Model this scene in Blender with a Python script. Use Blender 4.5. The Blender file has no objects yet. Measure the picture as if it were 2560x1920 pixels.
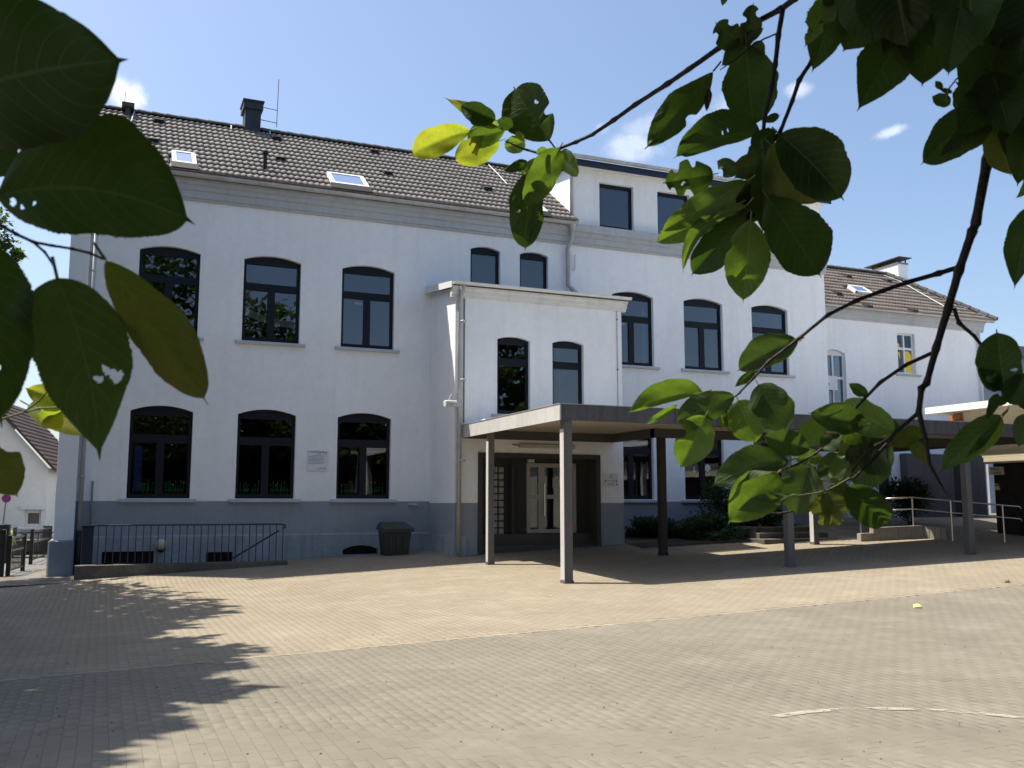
import bpy, math, random
import numpy as np
from mathutils import Vector, Matrix
from mathutils.geometry import tessellate_polygon

SC = bpy.context.scene
COL = SC.collection
random.seed(7); RNG = np.random.default_rng(7)

# ------------------------------------------------------------------ camera
F, CX, CY, EYE = 2384., 1280., 960., 1.6          # photo is 2560 x 1920
PITCH = math.atan((1259.3 - 960) / F); YAW = math.radians(22.93)
FW = np.array([math.sin(YAW) * math.cos(PITCH), math.cos(YAW) * math.cos(PITCH), math.sin(PITCH)])
RT = np.array([math.cos(YAW), -math.sin(YAW), 0.]); UP = np.cross(RT, FW); CAM = np.array([0, 0, EYE])
cd = bpy.data.cameras.new('camera'); cam = bpy.data.objects.new('camera', cd); COL.objects.link(cam)
m3 = Matrix((RT, UP, -FW)).transposed()
cam.matrix_world = Matrix.Translation(Vector(CAM)) @ m3.to_4x4()
cd.sensor_width = 36; cd.lens = 36 * F / 2560; cd.clip_start = .05; cd.clip_end = 500
cd.dof.use_dof = True; cd.dof.focus_distance = 4.2; cd.dof.aperture_fstop = 23
SC.camera = cam

# ------------------------------------------------------------------ sky, sun, exposure
SUN = Vector((-.41, .30, 1)).normalized()
elev = math.asin(SUN.z); azim = math.atan2(SUN.x, SUN.y)
w = bpy.data.worlds.new('World'); SC.world = w; w.use_nodes = True
nt = w.node_tree; N = nt.nodes; L = nt.links; N.clear()
sky = N.new('ShaderNodeTexSky'); sky.sky_type = 'NISHITA'; sky.sun_disc = False
sky.sun_elevation = elev; sky.sun_rotation = azim; sky.air_density = 1.0; sky.dust_density = 2.2; sky.ozone_density = 2.2
bg = N.new('ShaderNodeBackground'); bg.inputs[1].default_value = .112
outw = N.new('ShaderNodeOutputWorld')
tc = N.new('ShaderNodeTexCoord')
def pray(x, y): return FW + RT * (x - CX) / F + UP * (CY - y) / F
def nd(x, y):
    d = pray(x, y); return d / np.linalg.norm(d)
# wisps of cloud in the air, each round its own direction of the sky
cl_noise = N.new('ShaderNodeTexNoise'); cl_noise.inputs['Scale'].default_value = 34; cl_noise.inputs['Detail'].default_value = 6
cl_noise.inputs['Roughness'].default_value = .62
L.new(tc.outputs['Generated'], cl_noise.inputs['Vector'])
prev = None
def mth(op, a, b=None, clamp=False):
    n = N.new('ShaderNodeMath'); n.operation = op; n.use_clamp = clamp
    for i, v in enumerate((a, b)):
        if v is None: continue
        if isinstance(v, (int, float)): n.inputs[i].default_value = v
        else: L.new(v, n.inputs[i])
    return n.outputs[0]
for (x, y, rw, rh, amt, tilt) in ((318, 236, 62, 46, 1.0, -.3), (1590, 366, 95, 44, .45, 0), (1610, 320, 70, 40, .28, .3), (2225, 330, 48, 16, .55, .3), (1993, 222, 40, 26, .5, 0),
                                  (1815, 275, 95, 60, .33, 0), (1500, 320, 30, 20, .3, 0), (1300, 1600, 10, 10, 0, 0)):
    c = nd(x, y); ux = RT * math.cos(tilt) + UP * math.sin(tilt); uy = -RT * math.sin(tilt) + UP * math.cos(tilt)
    def dotn(vec, off, sc):
        n = N.new('ShaderNodeVectorMath'); n.operation = 'DOT_PRODUCT'; L.new(tc.outputs['Generated'], n.inputs[0]); n.inputs[1].default_value = tuple(vec)
        return mth('MULTIPLY', mth('SUBTRACT', n.outputs['Value'], off), sc)
    a = dotn(ux, float(c @ ux), F / rw); b = dotn(uy, float(c @ uy), F / rh); f = dotn(FW, 0., 1.)
    r = mth('SQRT', mth('ADD', mth('MULTIPLY', a, a), mth('MULTIPLY', b, b)))
    fall = mth('SUBTRACT', 1.0, r)
    v = mth('ADD', fall, mth('MULTIPLY', mth('SUBTRACT', cl_noise.outputs['Fac'], .5), 3.4))
    v = mth('MULTIPLY', v, 1.1, True)
    v = mth('MULTIPLY', mth('MULTIPLY', v, mth('MULTIPLY', fall, 2.2, True), True), amt)
    v = mth('MULTIPLY', v, mth('GREATER_THAN', f, 0.))
    prev = v if prev is None else mth('MAXIMUM', prev, v)
mix = N.new('ShaderNodeMixRGB'); L.new(prev, mix.inputs[0]); L.new(sky.outputs[0], mix.inputs[1]); mix.inputs[2].default_value = (6.0, 6.2, 6.5, 1)
L.new(mix.outputs[0], bg.inputs[0]); L.new(bg.outputs[0], outw.inputs[0])
sl = bpy.data.lights.new('sun', 'SUN'); so = bpy.data.objects.new('sun', sl); COL.objects.link(so)
sl.energy = 4.8; sl.angle = math.radians(.55); sl.color = (1, .93, .80)
so.rotation_euler = SUN.to_track_quat('Z', 'Y').to_euler()
SC.view_settings.view_transform = 'Standard'; SC.view_settings.look = 'None'; SC.view_settings.gamma = 1
SC.view_settings.exposure = .87; SC.view_settings.use_curve_mapping = False
SC.cycles.max_bounces = 8; SC.cycles.transparent_max_bounces = 12; SC.cycles.sample_clamp_indirect = 6

# ------------------------------------------------------------------ places seen in the photo -> points in space
def onY(x, y, Y): d = pray(x, y); return CAM + d * (Y / d[1])
def onX(x, y, X): d = pray(x, y); return CAM + d * (X / d[0])
def onZ(x, y, z): d = pray(x, y); return CAM + d * ((z - EYE) / d[2])
def at(x, y, t): return CAM + pray(x, y) * t
def proj(p):
    v = np.asarray(p) - CAM; z = v @ FW; return CX + F * (v @ RT) / z, CY - F * (v @ UP) / z, z
_gy = [0, 5, 11, 15.9, 19.8, 21.8, 24, 40]
def gz(X, Y):
    X = np.clip(X, -4, 22)
    b = np.interp(Y, [0, 5, 11, 15.9, 21.8, 40], [0, 0, .016, .031, .047, .047])
    c = np.interp(Y, _gy, [0, 0, -.045, -.087, -.04, .09, .12, .12])
    return b * X + c
def gpx(x, y):
    d = pray(x, y); t = np.arange(3, 60, .01); P = CAM[None] + d[None] * t[:, None]
    k = np.argmax(P[:, 2] <= gz(P[:, 0], P[:, 1])); return P[k]

# ------------------------------------------------------------------ materials
def newmat(name):
    m = bpy.data.materials.new(name); m.use_nodes = True; n = m.node_tree; n.nodes.clear()
    o = n.nodes.new('ShaderNodeOutputMaterial'); return m, n, o
class G:
    """small node-graph helper"""
    def __init__(s, tree): s.t = tree
    def n(s, typ, **kw):
        x = s.t.nodes.new(typ)
        for k, v in kw.items():
            if k.startswith('i_'): s.set(x.inputs[int(k[2:]) if k[2:].isdigit() else k[2:]], v)
            else: setattr(x, k, v)
        return x
    def set(s, sock, v):
        if hasattr(v, 'is_output'): s.t.links.new(v, sock)
        else:
            if isinstance(v, tuple) and len(v) == 3 and sock.type == 'RGBA': v = v + (1,)
            sock.default_value = v
    def noise(s, vec, scale, detail=4, rough=.55):
        x = s.n('ShaderNodeTexNoise'); s.set(x.inputs['Vector'], vec); x.inputs['Scale'].default_value = scale
        x.inputs['Detail'].default_value = detail; x.inputs['Roughness'].default_value = rough; return x.outputs['Fac']
    def m(s, op, a, b=0., clamp=False):
        x = s.n('ShaderNodeMath', operation=op, use_clamp=clamp); s.set(x.inputs[0], a); s.set(x.inputs[1], b); return x.outputs[0]
    def mix(s, f, a, b, typ='MIX'):
        x = s.n('ShaderNodeMixRGB', blend_type=typ); s.set(x.inputs[0], f); s.set(x.inputs[1], a); s.set(x.inputs[2], b); return x.outputs[0]
    def rng(s, v, a, b, c=0., d=1.):
        x = s.n('ShaderNodeMapRange'); s.set(x.inputs[0], v); x.inputs[1].default_value = a; x.inputs[2].default_value = b
        x.inputs[3].default_value = c; x.inputs[4].default_value = d; return x.outputs[0]
    def pos(s): return s.n('ShaderNodeNewGeometry').outputs['Position']
    def scaled(s, vec, sc):
        x = s.n('ShaderNodeVectorMath', operation='MULTIPLY'); s.set(x.inputs[0], vec); x.inputs[1].default_value = sc; return x.outputs[0]
def tup(c, k): return tuple(min(1, max(0, v * k)) for v in c)
def pm(name, col, rough=.7, var=.12, scale=1.2, fine=.06, bump=0., bscale=60, metal=0., spec=.35, streak=0., streakcol=None):
    m, n, o = newmat(name); g = G(n); p = g.pos()
    a = g.noise(p, scale, 5); b = g.noise(p, scale * 14, 3)
    c = g.mix(g.rng(a, .3, .7), tup(col, 1 - var), tup(col, 1 + var))
    c = g.mix(g.rng(b, .3, .7, 0, 1), c, g.mix(1., c, (1 - fine * 2,) * 3, 'MULTIPLY'))
    if streak:
        st = g.noise(g.scaled(p, (3.2, 3.2, .22)), 1.6, 5)
        c = g.mix(g.m('MULTIPLY', g.rng(st, .5, .78), streak, True), c, streakcol or tup(col, .45))
    bs = g.n('ShaderNodeBsdfPrincipled'); g.set(bs.inputs['Base Color'], c); bs.inputs['Roughness'].default_value = rough
    bs.inputs['Metallic'].default_value = metal; bs.inputs['Specular IOR Level'].default_value = spec
    if bump:
        bn = g.n('ShaderNodeBump'); bn.inputs['Strength'].default_value = min(1, bump); bn.inputs['Distance'].default_value = .01
        g.set(bn.inputs['Height'], g.noise(p, bscale, 4)); n.links.new(bn.outputs[0], bs.inputs['Normal'])
    n.links.new(bs.outputs[0], o.inputs[0]); return m
M = {}
M['white'] = pm('white_render', (.85, .865, .885), .9, .05, .5, .03, .25, 90, streak=.34, streakcol=(.66, .67, .68))
M['dado'] = pm('blue_grey_paint', (.275, .31, .365), .85, .08, .6, .05, .25, 90, streak=.35, streakcol=(.21, .235, .27))
M['plinth'] = pm('plinth_paint', (.31, .345, .395), .85, .14, .8, .08, .3, 80, streak=.7, streakcol=(.14, .155, .17))
M['cornice'] = pm('grey_cornice_paint', (.46, .475, .50), .8, .07, .7, .05, .15, 70, streak=.3)
M['whitetrim'] = pm('white_trim', (.70, .71, .71), .7, .06, 1, .04, .1, 80, streak=.3)
M['sill'] = pm('sill_paint', (.47, .49, .52), .75, .1, 2, .06, .1, 70)
M['frame'] = pm('anthracite_frame', (.008, .010, .016), .45, .1, 2, .05, spec=.2)
M['whiteframe'] = pm('white_frame', (.72, .73, .74), .45, .05, 2, .03)
M['zinc'] = pm('zinc', (.50, .505, .51), .55, .15, 2, .1, metal=.25, streak=.5)
M['zincdark'] = pm('dark_zinc', (.20, .205, .21), .5, .15, 3, .1, metal=.2)
M['ridge'] = pm('ridge_tile', (.10, .092, .088), .8, .3, 3, .15, .3, 60)
M['slate'] = pm('slate_cladding', (.035, .042, .055), .6, .2, 3, .1, .3, 30)
M['black'] = pm('black_iron', (.012, .012, .014), .5, .2, 3, .1)
M['blackroof'] = pm('black_plastic', (.015, .015, .016), .6, .2, 3, .1)
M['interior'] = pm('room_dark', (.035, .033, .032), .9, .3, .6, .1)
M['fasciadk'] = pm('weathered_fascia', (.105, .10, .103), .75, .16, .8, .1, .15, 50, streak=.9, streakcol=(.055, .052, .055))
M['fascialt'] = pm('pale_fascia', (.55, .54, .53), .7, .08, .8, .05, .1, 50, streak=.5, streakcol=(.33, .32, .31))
M['soffit'] = pm('soffit_board', (.50, .45, .38), .8, .08, .8, .05)
M['beam'] = pm('beam_paint', (.085, .078, .074), .7, .12, 1.2, .06)
M['post'] = pm('post_paint', (.135, .132, .13), .6, .12, 1.5, .08, .1, 60, streak=.4)
M['postbrown'] = pm('post_brown', (.036, .033, .032), .6, .15, 1.5, .08)
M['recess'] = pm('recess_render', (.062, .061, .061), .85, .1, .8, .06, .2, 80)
M['doorframe'] = pm('door_aluminium', (.42, .41, .39), .4, .06, 2, .04)
M['navy'] = pm('navy_paint', (.018, .026, .055), .5, .15, 2, .08)
M['railing'] = pm('railing_paint', (.030, .040, .062), .5, .15, 3, .08)
M['kerb'] = pm('old_concrete', (.13, .12, .10), .9, .3, 1.6, .15, .5, 40, streak=.6)
M['concrete'] = pm('concrete', (.33, .30, .26), .9, .2, 1.4, .1, .4, 50, streak=.4)
M['steel'] = pm('stainless_steel', (.55, .55, .55), .25, .05, 3, .03, metal=1., spec=.5)
M['bin'] = pm('dark_green_plastic', (.035, .045, .038), .55, .15, 2, .08)
M['whiteplastic'] = pm('white_plastic', (.66, .66, .63), .5, .08, 3, .05)
M['ink'] = pm('printed_ink', (.03, .03, .035), .7, .1, 3, .05)
M['greyink'] = pm('faded_ink', (.22, .24, .28), .7, .1, 3, .05)
M['signwhite'] = pm('sign_white', (.70, .71, .74), .5, .04, 3, .03)
M['orangewood'] = pm('larch_boards', (.42, .17, .055), .6, .25, 4, .12, .2, 40)
M['beige'] = pm('beige_boards', (.56, .50, .37), .75, .07, 1.4, .05, .15, 60)
M['whiteroof'] = pm('white_roof_edge', (.80, .80, .78), .55, .03, 1.5, .02)
M['bark'] = pm('twig_bark', (.035, .026, .024), .7, .35, 30, .2, .5, 120)
M['greentwig'] = pm('green_twig', (.16, .17, .06), .6, .3, 30, .2)
M['trunkbark'] = pm('tree_bark', (.07, .055, .042), .9, .35, 6, .25, 1., 25)
M['neighbourwall'] = pm('neighbour_render', (.72, .71, .68), .9, .05, .6, .04)
M['brownroof'] = pm('brown_tiles', (.085, .062, .058), .75, .25, 2.5, .12, .2, 40)
M['lime'] = pm('lime_plastic', (.50, .72, .10), .5, .1, 3, .05)
M['red'] = pm('sign_red', (.45, .03, .06), .5, .1, 3, .05); M['blue'] = pm('sign_blue', (.05, .06, .25), .5, .1, 3, .05)
M['yellow'] = pm('yellow_cloth', (.85, .60, .09), .8, .12, 3, .06); M['green'] = pm('green_paper', (.12, .55, .20), .7, .2, 8, .1)
M['orange'] = pm('orange_paper', (.7, .22, .05), .7, .1, 8, .1); M['bluepaper'] = pm('blue_paper', (.05, .25, .55), .7, .1, 8, .1)
M['redpaper'] = pm('red_paper', (.55, .05, .05), .7, .1, 8, .1); M['yellowpaper'] = pm('yellow_paper', (.85, .75, .16), .7, .1, 8, .1)
M['whitepaper'] = pm('white_paper', (.75, .76, .78), .7, .05, 8, .04); M['drape'] = pm('pale_curtain', (.50, .49, .47), .9, .15, 6, .08)
M['bluedrape'] = pm('blue_curtain', (.06, .14, .50), .9, .2, 6, .1)
M['asphalt'] = pm('path_asphalt', (.15, .145, .14), .9, .2, .8, .15, .5, 60)
M['gravelroof'] = pm('pale_roof_gravel', (.52, .50, .46), .9, .12, 3, .1, .4, 60)
M['shadepaving'] = pm('shade_dark_forecourt', (.05, .046, .042), .9, .2, 1.2, .1, .4, 60)  # forecourt shade put into the colour, darker than the plain asphalt
M['soil'] = pm('soil', (.05, .042, .032), .95, .3, 3, .2, .8, 20)
M['joint'] = pm('joint_sand', (.165, .148, .116), .95, .3, 2, .2, .4, 80)
M['clinkerjoint'] = pm('clinker_joint', (.028, .025, .023), .95, .2, 3, .1)

def brickgrid(name, cols, bw, bh, plane='xy', stagger='x', var=.055, rough=.85, fade=.12, bump=.3):
    """every brick its own tone, told from where it lies in the bond"""
    m, n, o = newmat(name); g = G(n); p = g.pos(); sp = g.n('ShaderNodeSeparateXYZ'); n.links.new(p, sp.inputs[0])
    u = g.m('FLOOR', g.m('DIVIDE', sp.outputs['X'], bw)); v0 = g.m('DIVIDE', sp.outputs['Y'], bh)
    v = g.m('FLOOR', g.m('ADD', v0, g.m('MULTIPLY', g.m('FLOORED_MODULO', u, 2.), .5)))
    cb = g.n('ShaderNodeCombineXYZ'); n.links.new(u, cb.inputs[0]); n.links.new(v, cb.inputs[1])
    wn = g.n('ShaderNodeTexWhiteNoise', noise_dimensions='2D'); n.links.new(cb.outputs[0], wn.inputs['Vector'])
    big = g.noise(p, .45, 5); mid = g.noise(p, 2.6, 4); fin = g.noise(p, 140, 3)
    c = g.mix(g.rng(big, .35, .68), cols[0], cols[1])
    c = g.mix(g.rng(wn.outputs['Value'], 0, 1, 0, 1), g.mix(1., c, (1 - var,) * 3, 'MULTIPLY'), g.mix(1., c, (1 + var * .6,) * 3, 'MULTIPLY'))
    c = g.mix(g.m('MULTIPLY', g.rng(mid, .52, .75), .4, True), c, tup(cols[0], .72))
    c = g.mix(g.rng(fin, .3, .7, 0, .5), c, tup(cols[1], .72))
    c = g.mix(g.m('MULTIPLY', g.rng(g.noise(p, 1.15, 6, .68), .5, .72), .55, True), c, tup(cols[1], 1.22))
    c = g.mix(g.m('MULTIPLY', g.rng(g.noise(g.scaled(p, (1, 1, 1)), .62, 6, .7), .56, .72), .5, True), c, tup(cols[0], .74))
    c = g.mix(g.m('MULTIPLY', g.rng(g.noise(p, 9., 4, .7), .62, .74), .55, True), c, tup(cols[0], .55))
    bs = g.n('ShaderNodeBsdfPrincipled'); g.set(bs.inputs['Base Color'], c); bs.inputs['Roughness'].default_value = rough; bs.inputs['Specular IOR Level'].default_value = .2
    bn = g.n('ShaderNodeBump'); bn.inputs['Strength'].default_value = bump; bn.inputs['Distance'].default_value = .004; n.links.new(fin, bn.inputs['Height']); n.links.new(bn.outputs[0], bs.inputs['Normal'])
    n.links.new(bs.outputs[0], o.inputs[0]); return m
M['bricktan'] = brickgrid('tan_paving_brick', ((.232, .198, .145), (.266, .228, .170)), .1, .2)
M['brickgrey'] = brickgrid('grey_paving_brick', ((.168, .153, .120), (.198, .180, .142)), .1, .2)
M['brickedge'] = brickgrid('pale_edging_brick', ((.255, .222, .166), (.295, .258, .195)), .1, .2)

def tilemat(name, a, b):
    m, n, o = newmat(name); g = G(n); p = g.pos()
    big = g.noise(p, .7, 5); mid = g.noise(p, 3.3, 3); fin = g.noise(p, 60, 3)
    c = g.mix(g.rng(big, .3, .7), a, b); c = g.mix(g.rng(mid, .35, .7, 0, .7), c, tup(a, .62)); c = g.mix(g.rng(fin, .4, .75, 0, .35), c, tup(b, 1.35))
    bs = g.n('ShaderNodeBsdfPrincipled'); g.set(bs.inputs['Base Color'], c); bs.inputs['Roughness'].default_value = .72; bs.inputs['Specular IOR Level'].default_value = .35
    n.links.new(bs.outputs[0], o.inputs[0]); return m
M['tile'] = tilemat('grey_roof_tile', (.19, .168, .150), (.25, .222, .20))
M['tilebrown'] = tilemat('brown_roof_tile', (.205, .168, .142), (.255, .213, .182))
M['tiledark'] = tilemat('dark_roof_tile', (.065, .045, .042), (.10, .07, .065))

def glassmat(name, refl=.2, tint=.45, gcol=(.85, .92, 1.)):
    m, n, o = newmat(name); g = G(n)
    gl = g.n('ShaderNodeBsdfGlossy'); gl.inputs['Color'].default_value = gcol + (1,); gl.inputs['Roughness'].default_value = .015
    bn = g.n('ShaderNodeBump'); bn.inputs['Strength'].default_value = .035; bn.inputs['Distance'].default_value = .05
    g.set(bn.inputs['Height'], g.noise(g.pos(), .9, 2)); n.links.new(bn.outputs[0], gl.inputs['Normal'])
    tr = g.n('ShaderNodeBsdfTransparent'); tr.inputs['Color'].default_value = (tint, tint, tint * 1.03, 1)
    fr = g.n('ShaderNodeFresnel'); fr.inputs[0].default_value = 1.45
    mx = g.n('ShaderNodeMixShader'); g.set(mx.inputs[0], g.m('ADD', refl, fr.outputs[0], True)); n.links.new(tr.outputs[0], mx.inputs[1]); n.links.new(gl.outputs[0], mx.inputs[2])
    n.links.new(mx.outputs[0], o.inputs[0]); return m
M['glass'] = glassmat('window_glass', .045, .72); M['skyglass'] = glassmat('roof_window_glass', .85, .4)
M['glassblock'] = pm('glass_block', (.42, .41, .39), .3, .25, 9, .2, .5, 30, spec=.6)

def leafmat(name, under, trans, old=0., oldcol=(.16, .10, .02), tf=.42, spec=.25):
    """leaf with midrib, side veins and blotches along its own surface"""
    m, n, o = newmat(name); g = G(n)
    uv = g.n('ShaderNodeUVMap'); uv.uv_map = 'leaf'; s = g.n('ShaderNodeSeparateXYZ'); n.links.new(uv.outputs[0], s.inputs[0])
    u, t = s.outputs[0], g.m('MULTIPLY', g.m('SUBTRACT', s.outputs[1], .5), 2.); at_ = g.m('ABSOLUTE', t)
    oi = g.n('ShaderNodeObjectInfo'); rnd = oi.outputs['Random']
    rib = g.rng(at_, .0, .045, 1, 0)
    ph = g.m('FRACT', g.m('MULTIPLY', g.m('SUBTRACT', u, g.m('MULTIPLY', g.m('POWER', at_, 1.25), .26)), 9.5))
    vein = g.m('MULTIPLY', g.rng(g.m('ABSOLUTE', g.m('SUBTRACT', ph, .5)), .0, .075, 1, 0), .65)
    vm = g.m('MAXIMUM', rib, vein, True)
    tcn = g.n('ShaderNodeTexCoord').outputs['Object']
    bl = g.noise(tcn, 45, 5); bl2 = g.noise(tcn, 210, 3)
    c = g.mix(g.rng(bl, .3, .7), tup(under, .75), tup(under, 1.2)); c = g.mix(g.rng(rnd, 0, 1, 0, .5), c, tup(under, .65))
    c = g.mix(g.m('MULTIPLY', vm, .8), c, tup((under[0] * 3.4 + .03, under[1] * 2.8 + .03, under[2] * 3.4 + .01), 1))
    tr = g.mix(g.rng(bl2, .3, .7), tup(trans, .85), tup(trans, 1.1)); tr = g.mix(g.m('MULTIPLY', vm, .35), tr, tup(trans, .55))
    if old:
        f = g.m('MULTIPLY', g.rng(g.m('ADD', bl, g.m('MULTIPLY', u, .35)), .55, .8), old, True); c = g.mix(f, c, oldcol); tr = g.mix(f, tr, tup(oldcol, 2.2))
    d = g.n('ShaderNodeBsdfPrincipled'); n.links.new(c, d.inputs['Base Color']); d.inputs['Roughness'].default_value = .5; d.inputs['Specular IOR Level'].default_value = spec
    bn = g.n('ShaderNodeBump'); bn.inputs['Strength'].default_value = .35; bn.inputs['Distance'].default_value = .001; n.links.new(vm, bn.inputs['Height']); n.links.new(bn.outputs[0], d.inputs['Normal'])
    tl = g.n('ShaderNodeBsdfTranslucent'); n.links.new(tr, tl.inputs['Color'])
    mx = g.n('ShaderNodeMixShader'); mx.inputs[0].default_value = tf; n.links.new(d.outputs[0], mx.inputs[1]); n.links.new(tl.outputs[0], mx.inputs[2]); n.links.new(mx.outputs[0], o.inputs[0]); return m
M['leaf'] = leafmat('green_leaf', (.030, .054, .019), (.080, .15, .014), tf=.32)
M['leafpalelit'] = leafmat('pale_sunlit_leaf', (.085, .115, .048), (.23, .38, .028), tf=.36)  # paler, more translucent copy with sunlight put into the leaf colour
M['leafmid'] = leafmat('mid_green_leaf', (.056, .086, .034), (.11, .19, .022), tf=.28)
M['leafyellowlit'] = leafmat('yellowing_sunlit_leaf', (.07, .09, .022), (.42, .55, .035), .3, (.24, .17, .02), .52)  # yellowed leaf with a sunlit glow put into its colour
M['leafolive'] = leafmat('olive_leaf', (.070, .090, .030), (.15, .21, .02), .45, (.10, .075, .02))
M['leafbrown'] = leafmat('withered_leaf', (.035, .02, .015), (.05, .03, .02))
M['bud'] = pm('bud', (.06, .09, .03), .6, .2, 40, .1)
def foliage(name, a, b, tr):
    m, n, o = newmat(name); g = G(n); p = g.pos()
    c = g.mix(g.rng(g.noise(p, 1.4, 5), .3, .7), a, b); c = g.mix(g.rng(g.noise(p, 14, 2), .3, .7, 0, .6), c, tup(a, .6))
    d = g.n('ShaderNodeBsdfPrincipled'); n.links.new(c, d.inputs['Base Color']); d.inputs['Roughness'].default_value = .55; d.inputs['Specular IOR Level'].default_value = .3
    tl = g.n('ShaderNodeBsdfTranslucent'); tl.inputs['Color'].default_value = tr + (1,)
    mx = g.n('ShaderNodeMixShader'); mx.inputs[0].default_value = .35; n.links.new(d.outputs[0], mx.inputs[1]); n.links.new(tl.outputs[0], mx.inputs[2]); n.links.new(mx.outputs[0], o.inputs[0]); return m
M['foliage'] = foliage('tree_foliage', (.035, .06, .018), (.055, .085, .025), (.12, .2, .02))
M['shrub'] = foliage('shrub_foliage', (.022, .045, .018), (.04, .07, .025), (.06, .11, .02))

def paintmat(name, col, thr):
    m, n, o = newmat(name); g = G(n); p = g.pos()
    a = g.noise(p, 5, 6, .7); b = g.noise(p, 60, 4, .7)
    f = g.m('ADD', g.rng(a, .38, .62, -.5, .5), g.rng(b, .3, .7, -.35, .35)); f = g.rng(g.m('ADD', f, thr), 0, .35)
    d = g.n('ShaderNodeBsdfDiffuse'); d.inputs['Color'].default_value = col + (1,); tr = g.n('ShaderNodeBsdfTransparent')
    mx = g.n('ShaderNodeMixShader'); g.set(mx.inputs[0], g.m('MULTIPLY', f, .8)); n.links.new(tr.outputs[0], mx.inputs[1]); n.links.new(d.outputs[0], mx.inputs[2]); n.links.new(mx.outputs[0], o.inputs[0]); return m
M['paint'] = paintmat('worn_white_paint', (.36, .335, .285), .2); M['paintfaint'] = paintmat('faint_paint', (.42, .35, .25), -.05)

# ------------------------------------------------------------------ building blocks
WORLD0 = {}
def wloc(o):
    return np.array(WORLD0.get(o.name, (0, 0, 0)), float) if o is not None else np.zeros(3)
def tag(o, label=None, cat=None, group=None, kind=None):
    if label: o['label'] = label
    if cat: o['category'] = cat
    if group: o['group'] = group
    if kind: o['kind'] = kind
    return o
def thing(name, label, cat, loc=(0, 0, 0), group=None):
    o = bpy.data.objects.new(name, None); COL.objects.link(o); o.location = tuple(loc); o.empty_display_size = .2
    WORLD0[o.name] = tuple(float(v) for v in loc); return tag(o, label, cat, group)
def link(name, me, parent=None, loc=None, mat=None):
    """an object for a mesh, at a world place, under its parent"""
    o = bpy.data.objects.new(name, me); COL.objects.link(o)
    if loc is None: loc = wloc(parent)
    WORLD0[o.name] = tuple(float(v) for v in loc)
    if parent is not None: o.parent = parent; o.location = tuple(np.asarray(loc, float) - wloc(parent))
    else: o.location = tuple(float(v) for v in loc)
    return o
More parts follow.
